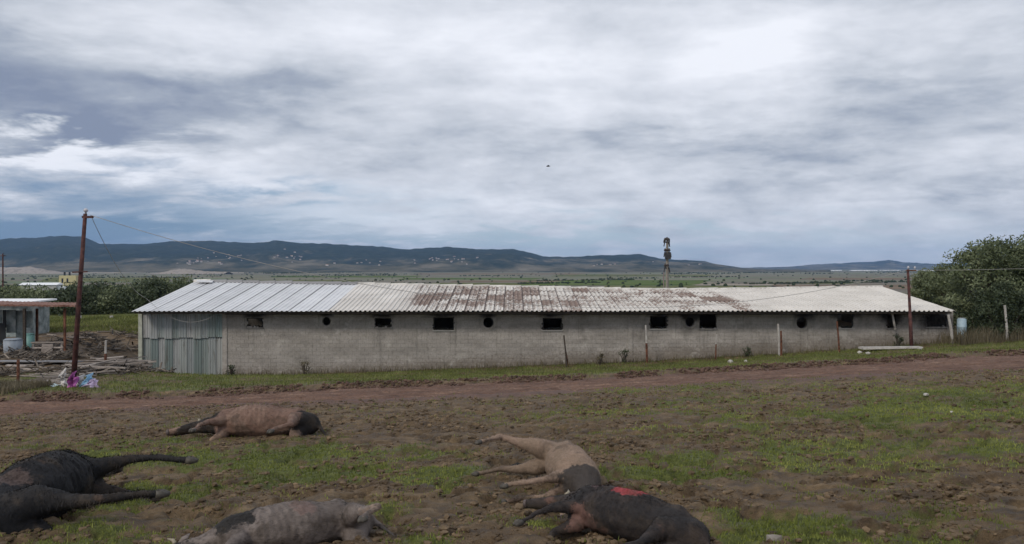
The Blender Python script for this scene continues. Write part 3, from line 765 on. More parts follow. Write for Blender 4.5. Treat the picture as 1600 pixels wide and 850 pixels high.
# windows: charred frames, sills and broken glass
frame_m = mat('charred_frame', ((.018, .016, .015), (.05, .045, .04)), 8, .9, .3)
glass = bpy.data.materials.new('sooty_glass'); glass.use_nodes = True
gb = glass.node_tree.nodes['Principled BSDF']; gb.inputs['Base Color'].default_value = (.02, .022, .025, 1); gb.inputs['Roughness'].default_value = .15; gb.inputs['Alpha'].default_value = .55
sillm = mat('sill_concrete', ((.28, .27, .25), (.38, .37, .35)), 6, .9, .3)
for i, (x0, x1, z0, z1) in enumerate(RW_):
    f_ = MB(); w_ = .04; ya, yb = WY + .08, WY + .14
    f_.box(x0 + .004, x0 + w_, ya, yb, z0 + .004, z1 - .004).box(x1 - w_, x1 - .004, ya, yb, z0 + .004, z1 - .004)
    f_.box(x0 + w_ + .002, x1 - w_ - .002, ya, yb, z0 + .004, z0 + w_).box(x0 + w_ + .002, x1 - w_ - .002, ya, yb, z1 - w_, z1 - .004)
    fo = f_.obj('window', frame_m, barn); B(fo)
    s_ = MB().box(x0 - .04, x1 + .04, WY - .05, WY + .075, z0 - .05, z0 + .006).obj('sill', sillm if i in (2, 3, 4, 6) else collar, fo)
    rb = MB()
    for q_ in range(9):
        ex_ = random.choice((0, 1, 2)); px_ = x0 if ex_ == 0 else x1 if ex_ == 1 else random.uniform(x0, x1); pz_ = z0 + .02 if ex_ == 2 else random.uniform(z0, z1)
        k_ = len(rb.v); rr_ = random.uniform(.03, .085)
        rb.v += [(px_ + p_[0] * rr_ * random.uniform(.7, 1.3), WY + .02 + p_[1] * rr_ * .7, pz_ + p_[2] * rr_ * random.uniform(.7, 1.3)) for p_ in icv]; rb.f += [tuple(int(k_ + i_) for i_ in f_) for f_ in icf]
    rb.obj('broken_edge', blockm if random.random() < .6 else frame_m, fo)['kind'] = 'stuff'
    n = 7; sh = MB(); yy = WY + .11
    xs = [x0 + w_ + (x1 - x0 - 2 * w_) * j / n for j in range(n + 1)]
    hs = [random.uniform(.01, .13) for _ in xs]
    for d_ in (0, .005):
        sh.v += [(a, yy + d_, z0 + w_) for a in xs] + [(a, yy + d_, z0 + w_ + h_) for a, h_ in zip(xs, hs)]
    m2 = n + 1
    for j in range(n):
        sh.f += [(j, j + 1, m2 + j + 1, m2 + j), (2 * m2 + j + 1, 2 * m2 + j, 3 * m2 + j, 3 * m2 + j + 1), (m2 + j, m2 + j + 1, 3 * m2 + j + 1, 3 * m2 + j)]
    sh.obj('pane', glass, fo)

# roof sheets
def sheet_mesh(name, m_, W, L, ribs, rh, th=.012):
    n = ribs; p = W / n; prof = []
    for k in range(n):
        x0 = -W / 2 + k * p
        prof += [(x0, 0), (x0 + p * .42, 0), (x0 + p * .56, rh), (x0 + p * .86, rh)]
    prof.append((W / 2 + .03, 0))
    s = MB(); M = len(prof)
    for y in (0, L):
        s.v += [(x, y, z) for x, z in prof]
    for y in (0, L):
        s.v += [(x, y, z - th) for x, z in prof]
    for j in range(M - 1):
        s.f += [(j, j + 1, M + j + 1, M + j), (2 * M + j, 3 * M + j, 3 * M + j + 1, 2 * M + j + 1), (j, 2 * M + j, 2 * M + j + 1, j + 1)]
    return s.mesh(name, m_)
def roof_material(kind):
    m_ = bpy.data.materials.new('roof_' + kind); m_.use_nodes = True
    t = NT(m_.node_tree); b = t.n['Principled BSDF']
    pos = t.new('ShaderNodeNewGeometry').outputs['Position']; tc = t.new('ShaderNodeTexCoord').outputs['Object']
    sp = t.new('ShaderNodeSeparateXYZ'); t.put(sp.inputs[0], pos); so_ = t.new('ShaderNodeSeparateXYZ'); t.put(so_.inputs[0], tc)
    rnd = t.new('ShaderNodeObjectInfo').outputs['Random']
    f = t.noise(pos, .8, 6, .6); g = t.noise(pos, 7, 6, .7)
    if kind == 'metal':
        col = t.ramp(f, [(.3, (.58, .585, .60)), (.6, (.68, .685, .70)), (.8, (.74, .745, .75))])
        k = t.m('MULTIPLY_ADD', rnd, .16, .88)
    else:
        col = t.ramp(f, [(.3, (.56, .53, .49)), (.55, (.64, .61, .57)), (.8, (.70, .67, .63))])
        k = t.m('MULTIPLY_ADD', rnd, .10, .93)
    n = t.new('ShaderNodeVectorMath', operation='SCALE'); t.put(n.inputs[0], col); t.put(n.inputs['Scale'], k); col = n.outputs[0]
    col = t.mix(t.m('MULTIPLY', t.ss(g, .52, .75), .22), col, (.33, .28, .24))
    if kind != 'metal':
        # burnt and flaked areas show the brown fibre below the limewash: a belt along the middle of the barn
        X = sp.outputs[0]; sl = t.m('DIVIDE', t.m('SUBTRACT', sp.outputs[1], EY), RY_ - EY)   # 0 eave .. 1 ridge
        band = t.m('MULTIPLY', t.ss(X, wx(590), wx(690)), t.ss(t.m('ADD', X, t.m('MULTIPLY', sl, 1.5)), wx(1225), wx(1150)))
        mid = t.m('MULTIPLY', t.ss(sl, .10, .30), 1.0)
        w1 = t.noise(t.scale(pos, (1.0, .45, 1)), 1.1, 6, .68)
        w2 = t.noise(pos, 5.5, 6, .75)
        per = t.new('ShaderNodeTexWhiteNoise', noise_dimensions='1D'); t.put(per.inputs['W'], rnd)
        q = t.m('ADD', t.m('MULTIPLY', w1, .62), t.m('MULTIPLY', w2, .86)); q = t.m('ADD', q, t.m('MULTIPLY', per.outputs[0], .17))
        q = t.m('ADD', q, t.m('MULTIPLY', t.m('SUBTRACT', mid, 1), .10))
        # strongest on the three dark groups of sheets
        for (px, a) in ((800, 30), (1140, 34), (655, 36), (900, 22), (735, 16)):
            d_ = t.m('DIVIDE', t.m('SUBTRACT', t.m('SUBTRACT', X, t.m('MULTIPLY', sl, .8)), wx(px)), a / F * WY)
            q = t.m('ADD', q, t.m('MULTIPLY', t.m('EXPONENT', t.m('MULTIPLY', t.m('MULTIPLY', d_, d_), -1)), .075))
        flake = t.m('MULTIPLY', t.ss(q, .835, .875), t.ss(t.m('ADD', band, t.m('MULTIPLY', t.m('SUBTRACT', w2, .5), .9)), .25, .6))
        brown = t.ramp(w2, [(.3, (.13, .085, .068)), (.55, (.24, .175, .145)), (.75, (.36, .30, .26))])
        col = t.mix(flake, col, brown)
        # dirt in the laps between sheets
        ex = t.m('ABSOLUTE', so_.outputs[0])
        brk = t.ss(w2, .36, .5)
        lap = t.m('MULTIPLY', t.ss(ex, .455, .485), t.m('MULTIPLY_ADD', band, .9, .04))
        lap = t.m('MAXIMUM', lap, t.m('MULTIPLY', t.m('MULTIPLY', t.ss(ex, .045, .012), brk), t.m('MULTIPLY', band, .95)))
        low = t.m('MULTIPLY', t.ss(so_.outputs[1], .20, .10), t.m('MULTIPLY', band, t.m('MULTIPLY', t.m('MULTIPLY', brk, mid), .9)))
        ribs_ = t.m('MULTIPLY', t.ss(t.m('SINE', t.m('MULTIPLY', so_.outputs[0], 6.283 * 4)), .72, .95), t.m('MULTIPLY', band, t.m('MULTIPLY', t.ss(w2, .42, .55), .8)))
        col = t.mix(t.m('MAXIMUM', t.m('MAXIMUM', lap, low), ribs_), col, (.085, .06, .052))
    else:
        ex = t.m('ABSOLUTE', so_.outputs[0])
        col = t.mix(t.m('MULTIPLY', t.ss(ex, .475, .497), .8), col, (.12, .12, .13))
    t.put(b.inputs['Base Color'], col); b.inputs['Roughness'].default_value = .55 if kind == 'metal' else .85
    b.inputs['Metallic'].default_value = .15 if kind == 'metal' else 0; b.inputs['Specular IOR Level'].default_value = .4
    return m_
rmetal = roof_material('metal'); rfib = roof_material('fibre')
XRE = (1492 - 800) / F * EY; XLE = (205 - 800) / F * EY
SPL = 7.75
m_long = sheet_mesh('roof_sheet', rmetal, 1.0, SPL, 4, .035)
NR = 5
m_row = sheet_mesh('roof_sheet', rfib, 1.0, SPL / NR + .14, 4, .055)
Nn = int(round(XRE - XLE)); wS = (XRE - XLE) / Nn
nmetal = int(round((wx(505) - XLE) / wS))
for i in range(Nn):
    X = XLE + (i + .5) * wS; zr = float(ridge_z(X)); dzr = zr - ZE; dyr = RY_ - EY
    Ls = math.hypot(dzr, dyr); pitch = math.atan2(dzr, dyr)
    if i < nmetal:
        o = link('roof_sheet', m_long, barn, (X, EY - WY - random.uniform(0, .03), ZE + .03 + (i % 2) * .006), (pitch, 0, 0), (wS, Ls / SPL, 1))
    else:
        for k in range(NR):
            s0 = Ls * k / NR - (.0 if k == 0 else .06)
            y = EY + s0 * math.cos(pitch); z = ZE + s0 * math.sin(pitch)
            o = link('roof_sheet', m_row, barn, (X + random.uniform(-.012, .012), y - WY - (random.uniform(0, .04) if k == 0 else 0), z + .03 + .014 * k + (i % 2) * .006 + random.uniform(0, .006)), (pitch + random.uniform(-.002, .0035), 0, random.uniform(-.004, .004)), (wS, 1, 1))
# rear slope, ridge caps
back = MB()
for i in range(Nn):
    X0 = XLE + i * wS; X1 = X0 + wS
    k = len(back.v); a = float(ridge_z(X0)) + .05; b = float(ridge_z(X1)) + .05
    back.v += [(X0, RY_, a), (X1, RY_, b), (X1, BY + .6, ZE), (X0, BY + .6, ZE)]; back.f.append((k, k + 1, k + 2, k + 3))
B(back.obj('rear_roof', rfib, barn))
capf = mat('ridge_cap', ((.42, .40, .37), (.60, .58, .55)), 3, .85, .3, rand=.15)
for i in range(Nn):
    X0 = XLE + i * wS; cz = float(ridge_z(X0 + wS / 2)) + .06
    c = MB(); L = wS * random.uniform(.96, 1.08)
    c.tube([(X0, RY_, cz + random.uniform(-.01, .03)), (X0 + L, RY_, cz + random.uniform(-.01, .03))], [.13, .15], 10)
    o = c.obj('ridge_cap', capf if i >= nmetal or i == 0 else rmetal, barn, jit=.006); B(o)
# loose cap at the left end, purlins and wall plate
o = MB().box(-.45, .45, -.3, .3, -.02, .02).obj('loose_sheet', rmetal, barn, (XLE * 1.0 + 1.25 - .4, RY_ - .5 - WY, float(ridge_z(XLE)) + .08), (R(8), R(3), .2))
timber = mat('dark_timber', ((.03, .024, .02), (.075, .06, .048)), 6, .9, .5, stretch=(1, 6, 6))
B(MB().box(XLE + .1, XRE - .1, EY + .12, EY + .2, ZE - .09, ZE - .012).obj('eave_purlin', timber, barn))
eaveshadem = mat('eave_shade_dark', ((.012, .011, .011), (.035, .03, .028), (.11, .095, .085)), 2.2, .95, .4, hi=(.35, .75), stretch=(.5, 1, 2))  # near-black colour standing in for the shade below the eave
B(MB().box(XB + .02, XRE - .25, WY - .07, WY - .01, ZT - .17, ZT + .03).obj('eave_shade_strip', eaveshadem, barn))  # strip added along the wall top to paint in the eave's shadow
B(MB().box(XL + .05, XB - .02, WY - .07, WY - .012, ZT - .13, ZT + .03).obj('eave_shade_strip', timber, barn))  # same added shade strip continued over the clad bay
B(MB().box(XLE + .3, XRE - .3, WY + .03, WY + .2, ZT + .032, ZT + .12).obj('wall_plate', timber, barn))
nb = 30
tail = MB().box(-.04, .04, -.02, .6, -.10, .0).mesh('rafter_tail', timber)
for i in range(nb):
    X = XLE + .4 + (XRE - XLE - .8) * i / (nb - 1)
    link('rafter_tail', tail, barn, (X, EY + .22 - WY, ZE - .005), (R(9), 0, 0))
# clad end bay on the left: upright corrugated sheets in two tiers, each slightly out of line
def clad_mat():
    m_ = bpy.data.materials.new('green_grey_cladding'); m_.use_nodes = True
    t = NT(m_.node_tree); b = t.n['Principled BSDF']
    tc = t.new('ShaderNodeTexCoord').outputs['Object']; rnd = t.new('ShaderNodeObjectInfo').outputs['Random']
    pos = t.new('ShaderNodeNewGeometry').outputs['Position']
    f = t.noise(t.scale(pos, (3, 1, .6)), 1.4, 6, .65)
    a = t.ramp(rnd, [(0, (.15, .19, .185)), (.35, (.30, .32, .31)), (.6, (.24, .265, .27)), (.85, (.38, .38, .37)), (1, (.18, .235, .23))])
    col = t.mix(t.m('MULTIPLY', t.ss(f, .5, .75), .7), a, (.10, .085, .07))
    t.put(b.inputs['Base Color'], col); b.inputs['Roughness'].default_value = .5; b.inputs['Metallic'].default_value = .2
    return m_
cm = clad_mat()
nS = 11; wS2 = (XB - .14 - XL - .22) / nS
zmid = wz(527)
def clad(h_, name='cladding_sheet'):
    s = sheet_mesh(name, cm, wS2 * 1.02, h_, 3, .022, .004); return s
up_ = clad(ZT - zmid + .03); dn_ = clad(zmid - ZG)
for i in range(nS):
    X = XL + .22 + (i + .5) * wS2
    link('cladding_sheet', up_, barn, (X, .02 - .028 * (i % 2) , zmid + random.uniform(-.08, .02)), (R(90), 0, random.uniform(-.012, .012)), (1, 1, 1))
    link('cladding_sheet', dn_, barn, (X, .07 - .028 * (i % 2) + .03, ZG), (R(90) - .004, 0, random.uniform(-.006, .006)))
B(MB().box(XL + .1, XB, WY + .10, WY + .16, zmid - .06, zmid + .06).obj('girt', timber, barn))
B(MB().box(XL + .02, XL + .21, WY - .06, WY + .12, ZG, ZT - .03).obj('corner_post', mat('pale_post', ((.30, .31, .26), (.42, .43, .36)), 4, .9, .4), barn))

# ------------------------------------------------------------------ poles and wires
brownp = mat('painted_pole', ((.030, .014, .014), (.060, .024, .022), (.10, .042, .036)), 5, .8, .3)
porc = mat('porcelain', ((.35, .36, .40), (.5, .5, .52)), 5, .3)
def insulator(parent, p, r=.05):
    MB().tube([p, p + Vector((0, 0, .07)), p + Vector((0, 0, .09)), p + Vector((0, 0, .15)), p + Vector((0, 0, .2))], [r * .5, r * .5, r * 1.2, r * 1.1, r * .4], 10).obj('insulator', porc, parent, smooth=True)
# left leaning pole
gb_ = G(113, 29.5); top = P(133.5, 334, 29.5)
e = empty('utility_pole', gb_, 'tall reddish brown steel pole leaning right over the rubbish heap on the left', 'pole')
d = top - gb_
MB().tube([Vector((0, 0, -.3)), d * .5, d], [.10, .082, .066], 12).obj('pole_shaft', brownp, e, smooth=True)
MB().tube([d * .66 + Vector((-.25, -.12, 0)), d * .66 + Vector((.3, -.12, .02))], .03, 6).obj('step_bracket', brownp, e)
MB().box(-.1, .28, -.06, .06, -.04, .04).obj('crossarm', brownp, e, d - Vector((0, 0, .12)))
insulator(e, d + Vector((.02, 0, 0)), .07)
Ltop = top + Vector((.2, 0, -.05))
# right pole by the barn
gb2 = G(1425, 40.3); top2 = P(1418.5, 421, 40.3)
e = empty('utility_pole', gb2, 'thin rusty red pole before the right end of the barn, carrying a wire', 'pole')
d = top2 - gb2
MB().tube([Vector((0, 0, -.3)), d * .42, d * .421, d], [.095, .085, .072, .06], 10).obj('pole_shaft', brownp, e, smooth=True)
MB().box(-.1, .42, -.03, .03, -.03, .03).obj('crossarm', rust, e, d - Vector((0, 0, .06)))
insulator(e, d + Vector((.02, 0, -.03)), .05); insulator(e, d + Vector((.35, 0, -.04)), .045)
Rtop = top2 + Vector((0, 0, -.02))
wirem = mat('pale_wire', ((.24, .235, .23), (.36, .35, .34)), 2, .7)
wirek = mat('dark_wire', ((.05, .05, .055), (.08, .08, .08)), 2, .7)
def wire(name, pts, r, m_, label, cat='wire'):
    return setp(MB().tube(pts, r, 6).obj(name, m_, smooth=True), label, cat)
n = 40; pts = []
for i in range(n + 1):
    s = i / n; p = Ltop.lerp(Rtop, s); p.z -= 4 * 2.62 * s * (1 - s) * 1.0; pts.append(p)
wire('overhead_cable', pts, .012, wirem, 'pale overhead cable sagging from the left pole across the barn roof to the right pole')
end = P(1900, 395, 36); pts = []
for i in range(20):
    s = i / 19; p = Rtop.lerp(end, s); p.z -= 1.0 * s * (1 - s); pts.append(p)
wire('overhead_wire', pts, .009, wirem, 'pale wire running right from the red pole across the olive tree')
a = Ltop.copy(); b = P(228, 466, 44); mid = P(262, 489, 41.35)
pts = []
for i in range(16):
    s = i / 15; p = a.lerp(b, s); p.z -= 1.1 * 4 * s * (1 - s) * .5; pts.append(p)
pts += [P(245, 481, 41.6)]
for i in range(15):
    s = i / 14; px = 258 + 77 * s; py = 491 + 12 * 4 * s * (1 - s) * .95 + 2 * s; pts.append(P(px, py, 41.25))
wire('service_cable', pts, .011, wirem, 'thin cable from the left pole drooping in a loop under the shed eave')
# pole beyond the barn
Yp = 76; xp = (1042.5 - 800) / F * Yp; zb = H(xp, Yp); top3 = P(1042, 376, Yp); hp = top3.z - zb
e = empty('power_pole', (xp, Yp, zb), 'concrete power pole with dark switchgear and insulators rising behind the barn roof', 'pole')
MB().tube([(0, 0, -.3), (0, 0, hp * .55), (0, 0, hp)], [.17, .14, .11], 4).obj('pole_shaft', mat('pole_concrete', ((.20, .18, .16), (.28, .25, .225)), 4, .9), e)
swm = mat('switchgear', ((.02, .02, .024), (.05, .05, .055)), 4, .6)
dk = mat('dark_insulator', ((.035, .03, .03), (.06, .05, .05)), 4, .3)
for zf, xl, xr_ in ((hp - .15, -.26, .12), (hp - 1.15, -.26, .26), (hp - 2.6, -.26, .14)):
    MB().box(xl, xr_, -.1, .1, zf - .06, zf + .06).obj('crossarm', swm, e)
    for x in (xl + .05, xr_ - .08, 0.0):
        MB().tube([(x, -.05, zf + .06), (x, -.05, zf + .14), (x, -.05, zf + .2), (x, -.05, zf + .3), (x, -.05, zf + .42)], [.05, .05, .13, .11, .05], 8).obj('insulator', dk, e, smooth=True)
    MB().tube([(xl, -.15, zf + .05), (xl - .04, -.15, zf - .15), (xl - .08, -.15, zf - .4)], [.06, .05, .05], 6).obj('fuse', swm, e)
    MB().tube([(xr_, -.15, zf + .05), (xr_ + .04, -.15, zf - .2), (xr_ + .08, -.15, zf - .45)], [.06, .07, .05], 6).obj('fuse', swm, e)
MB().tube([(-.32, 0, hp - .2), (-.25, 0, hp + .15), (-.02, 0, hp + .28), (.2, 0, hp + .15), (.18, 0, hp - .3)], .07, 8).obj('jumper_loop', swm, e, smooth=True)
MB().box(-.22, .3, -.3, .1, hp - 1.75, hp - 1.2).obj('switch_box', swm, e)
MB().box(-.14, .2, -.26, .1, hp - 6.3, hp - 6.1).obj('strap', swm, e)
tp = [(-.28, 0, hp - 2.8), (-.36, 0, hp - 3.6), (-.30, 0, hp - 4.6), (-.16, 0, hp - 5.4)]
MB().tube(tp, .045, 6).obj('down_cable', mat('faded_cable', ((.18, .13, .14), (.26, .19, .2)), 3, .9), e)
# far-left distant pole
Yp = 150; xp = (4.5 - 800) / F * Yp; zb = H(xp, Yp)
e = empty('power_pole', (xp, Yp, zb), 'thin reddish distant pole at the far left edge above the pale mound', 'pole')
hh = CAMZ - (396 - HZ) / F * Yp - zb
MB().tube([(0, 0, 0), (0, 0, hh)], [.16, .12], 8).obj('pole_shaft', brownp, e); MB().box(-.5, .5, -.05, .05, hh - .5, hh - .38).obj('crossarm', brownp, e)

# ------------------------------------------------------------------ fence posts in front of the barn
whit = mat('whitewashed_post', ((.30, .28, .26), (.46, .44, .41)), 6, .9, .4)
def post(px0, top, px1, base, Y, w_, m1, m2, split, label, name='fence_post', cat='post'):
    b_ = P(px1, base, Y); b_.z = H(b_.x, Y); t_ = P(px0, top, Y)
    e = empty(name, b_, label, cat)
    d = t_ - b_
    if m2 is None:
        MB().tube([Vector((0, 0, -.25)), d * .5 + Vector((w_ * .15, 0, 0)), d], [w_, w_ * .95, w_ * .85], 7).obj('post_shaft', m1, e, jit=.006)
    else:
        MB().tube([Vector((0, 0, -.25)), d * split], [w_ * 1.1, w_], 7).obj('post_shaft', m2, e, jit=.006)
        MB().tube([d * (split + .002), d], [w_ * .92, w_ * .8], 7).obj('post_top', m1, e, jit=.006)
    return e
post(881, 524, 886, 557, 40.5, .045, timber, None, 0, 'short dark stake leaning left before the blank barn wall')
post(882.5, 540, 889, 558, 40.6, .025, rust, None, 0, 'thin rusty rod beside the leaning dark stake', 'rod', 'rod')
post(1009, 508, 1011.5, 559, 40.8, .055, whit, rust, .52, 'fence post, pale upper half and dark lower half, below the third window')
post(1119.5, 522, 1118, 553, 40.8, .035, whit, rust, .6, 'thin short grey fence post below the square window next to a round vent')
post(1216, 506, 1218, 548, 41, .06, whit, None, 0, 'whitewashed fence post left of the burnt round vent')
post(1220.5, 517, 1221, 549.5, 40.7, .055, rust, None, 0, 'dark rusty post standing against the whitewashed one')
post(1308, 502, 1312, 542, 40.4, .045, rust, None, 0, 'thin rust red post under the burnt window left of the red pole')
pp = P(1394, 489, 41.45)
e = empty('downpipe', pp, 'short white pipe hanging askew from the eave over the narrow burnt window', 'pipe')
dd_ = P(1399, 514, 41.55) - pp
MB().tube([(0, 0, .06), (0, 0, 0), dd_ * .5, dd_], .055, 10).obj('pipe_shaft', whit, e, smooth=True); MB().tube([dd_ * .96, dd_ * 1.01], .07, 10).obj('collar', whit, e)
post(1482, 492, 1490, 529, 40.6, .075, whit, None, 0, 'white post leaning left under the barn roof corner')
post(1570, 477, 1575, 520, 39.8, .06, whit, None, 0, 'pale leaning post in front of the dark bushes at the right')
post(124.5, 493, 124.5, 505, 60, .13, whit, None, 0, 'left one of two stubby white marker posts on the grassy mound')
post(173.5, 493, 173.5, 505, 60, .13, whit, None, 0, 'right one of two stubby white marker posts on the grassy mound')
post(165, 532, 164, 582, 36, .06, whit, rust, .55, 'pale stake with a dark foot among the heaped planks')
# blue barrel at the right corner
g = G(1503, 41.3)
e = empty('barrel', g, 'pale blue plastic barrel by the right corner of the barn', 'barrel')
blu = mat('faded_blue_plastic', ((.26, .36, .43), (.36, .46, .52)), 3, .5)
hb = CAMZ - (498 - HZ) / F * 41.3 - g.z
MB().tube([(0, 0, -.05), (0, 0, .03), (0, 0, hb * .32), (0, 0, hb * .34), (0, 0, hb * .36), (0, 0, hb * .64), (0, 0, hb * .66), (0, 0, hb * .68), (0, 0, hb * .96), (0, 0, hb)], [.2, .22, .23, .245, .23, .23, .245, .23, .22, .19], 16).obj('drum', blu, e, smooth=True)
MB().tube([(0, 0, hb + .001), (0, 0, hb + .04)], .16, 14).obj('lid', mat('dull_lid', ((.3, .33, .35), (.4, .43, .45)), 3, .6), e)

# boards and rubbish on the verge
def slab(name, px, py, Y, L, W, T, rz, m_, label, cat, group=None, tilt=0.0, lift=0.02):
    g = P(px, py, Y); g.z = H(g.x, Y) + T / 2 + lift
    e = MB(); e.box(-L / 2, L / 2, -W / 2, W / 2, -T / 2, T / 2)
    o = e.obj(name, m_, None, g, (0, tilt, rz), jit=min(.012, T * .25))
    return setp(o, label, cat, group)
slab('board', 1392, 534, 39.6, 3.0, .5, .09, R(1), whit, 'long pale board lying on the verge at the foot of the red pole', 'board', tilt=R(-.5), lift=.08)
def rubble(px, py, Y, r, m_, label, name='stone', cat='stone', group=None):
    g = P(px, py, Y); g.z = H(g.x, Y) + r * .35
    v_, f_ = lumps([(0, 0, 0)], [r], .6, .3)
    return setp(link(name, np_mesh(name, v_, f_, m_), None, g), label, cat, group)
rubble(1343, 540, 38.5, .13, whit, 'white chunk of plaster just left of the long pale board', 'plaster_chunk', 'rubble')
rubble(1357, 542, 37.6, .12, whit, 'white chunk of plaster below the left end of the board', 'plaster_chunk', 'rubble')
rubble(1437, 537, 38.6, .13, whit, 'pale chunk of plaster right of the red pole foot', 'plaster_chunk', 'rubble')
rubble(1141, 552, 37.5, .14, whit, 'flat whitish stone on the verge right of the thin grey post')
rubble(1166, 551, 37.8, .10, whit, 'small whitish stone farther right on the verge edge')
rubble(1448, 612, 16.5, .055, whit, 'small bright white stone on the trodden grass at right')
rubble(1488, 637, 13.6, .035, whit, 'tiny white pebble on the green patch at right')
rubble(1500, 800, 6.5, .07, mat('field_stone', ((.16, .14, .12), (.26, .235, .21)), 8, .9, .5), 'greyish brown field stone in the lower right mud')
rubble(1210, 834, 6.1, .055, mat('field_stone'), 'half buried brown stone near the bottom edge')

# ------------------------------------------------------------------ left yard: open canopy shed
rustroof = mat('rusted_sheet', ((.10, .045, .032), (.20, .10, .075), (.27, .16, .125)), 3, .85, .3)
Yc = 42.0
org = P(20, 545, Yc); org.z = H(org.x, Yc)
def L_(px, py, dy=0): p = P(px, py, Yc + dy); return p - org
e = empty('canopy_shed', org, 'open yard shed with a rusty tin canopy and grey green panels at far left', 'shed')
a = L_(-60, 475, -1.5); b = L_(116, 477.5, -.2); c = L_(122, 473.5, 2.6); d = L_(-40, 470, 2.6)
nS3 = 6
for i in range(nS3):
    s0, s1 = i / nS3, (i + 1) / nS3 + .006
    q = MB(); th = .035; off = .012 * (i % 2)
    A0, A1, D0, D1 = a.lerp(b, s0), a.lerp(b, s1), d.lerp(c, s0), d.lerp(c, s1)
    M = 9
    for (P0, P1) in ((A0, A1), (D0, D1)):
        for j in range(M): p = P0.lerp(P1, j / (M - 1)); q.v.append((p.x, p.y, p.z + off + (.03 if j % 2 else 0)))
    for (P0, P1) in ((A0, A1), (D0, D1)):
        for j in range(M): p = P0.lerp(P1, j / (M - 1)); q.v.append((p.x, p.y, p.z + off - th - .06 + (.03 if j % 2 else 0)))
    for j in range(M - 1): q.f += [(j, j + 1, M + j + 1, M + j), (j, 2 * M + j, 2 * M + j + 1, j + 1), (3 * M + j, 3 * M + j + 1, 2 * M + j + 1, 2 * M + j)]
    q.obj('roof_sheet', rustroof, e)
def vpost(px, top, base, dy, w_, m_, name='post'):
    a_, b_ = L_(px, top, dy), L_(px, base, dy); MB().box(-w_, w_, -w_, w_, 0, 1).obj(name, m_, e, (b_.x, b_.y, b_.z - .1)).scale = (1, 1, a_.z - b_.z + .1)
vpost(101, 482, 545, .0, .05, rust); vpost(57.5, 482, 530, 1.5, .05, rust); vpost(38, 482, 545, -.6, .06, timber)
pan = mat('weathered_panel', ((.10, .12, .12), (.19, .22, .22), (.30, .32, .31)), 2, .7, .2, rand=.3)
for (x0, x1, y0, y1, dy) in ((-40, 3, 484, 540, .8), (4, 9, 484, 512, .75), (9.5, 24, 484, 520, .7), (24.5, 38, 485, 540, .8), (38.5, 50, 486, 512, 1.0)):
    p0, p1 = L_(x0, y1, dy), L_(x1, y0, dy)
    MB().box(p0.x, p1.x, p0.y, p0.y + .04, p0.z, p1.z).obj('wall_panel', pan if x0 not in (4,) else dkm, e)
a_ = L_(-20, 535, .4); b_ = L_(8, 505, .4); MB().box(a_.x, b_.x, a_.y, b_.y + .05, a_.z, b_.z).obj('doorway', dkm, e)
# white roofed hut behind
p = P(10, 472, 50); p.z = H(p.x, 50); e2 = empty('hut', p, 'low hut with a flat white roof behind the rusty canopy', 'hut')
zt = CAMZ - (471 - HZ) / F * 50 - p.z; x1 = (50 - 10) / F * 50
MB().box(-3.4, x1 - .3, -.8, 2.4, -.3, zt - .1).obj('wall', pan, e2)
rf = MB().box(-3.7, x1, -1.1, 2.8, zt - .095, zt + .0).obj('roof', mat('white_roof'), e2, rot=(R(1.5), 0, 0))
# grey tank, turquoise tub, crate frame
def tub(px, py, Y, r, h_, m_, name, label, cat):
    g = P(px, py, Y); g.z = H(g.x, Y)
    e = empty(name, g, label, cat)
    MB().tube([(0, 0, -.03), (0, 0, h_ * .05), (0, 0, h_ * .9)], [r * .9, r, r * 1.02], 18).obj('body', m_, e, smooth=True)
    MB().tube([(0, 0, h_ * .902), (0, 0, h_)], [r * 1.06, r * .75], 18).obj('lid', m_, e, smooth=True)
tub(20, 541, 40.5, .42, .75, mat('grey_blue_plastic', ((.20, .23, .27), (.28, .31, .35)), 2, .5), 'water_tank', 'squat grey blue water tank under the rusty canopy', 'tank')
tub(46, 535, 42.5, .24, .85, mat('turquoise_plastic', ((.12, .25, .24), (.18, .34, .32)), 2, .5), 'plastic_drum', 'faded turquoise plastic drum beside the canopy panels', 'drum')
oldw = mat('weathered_wood', ((.16, .135, .12), (.26, .225, .20), (.36, .32, .29)), 5, .9, .5, stretch=(1, 8, 8), rand=.35)
g = P(73, 545, 41); g.z = H(g.x, 41)
e = empty('cattle_gate', g, 'pale wooden gate frame with rails propped in the yard behind the pole', 'gate', rot=(R(-12), 0, R(4)))
for x in (-.72, .70): MB().box(x - .05, x + .05, -.04, .04, 0, .62).obj('upright', oldw, e)
for z in (.04, .28, .55): MB().box(-.82, .80, -.075, -.042, z, z + .07).obj('rail', oldw, e, rot=(0, R(random.uniform(-2, 2)), 0))
MB().box(-.25, .3, -.11, -.078, .02, .5).obj('panel', oldw, e)
# front rusty post of an old fence and its leaning rails
post(28, 562, 27, 603, 29.5, .055, rust, None, 0, 'short rust brown post in the bottom left of the yard')

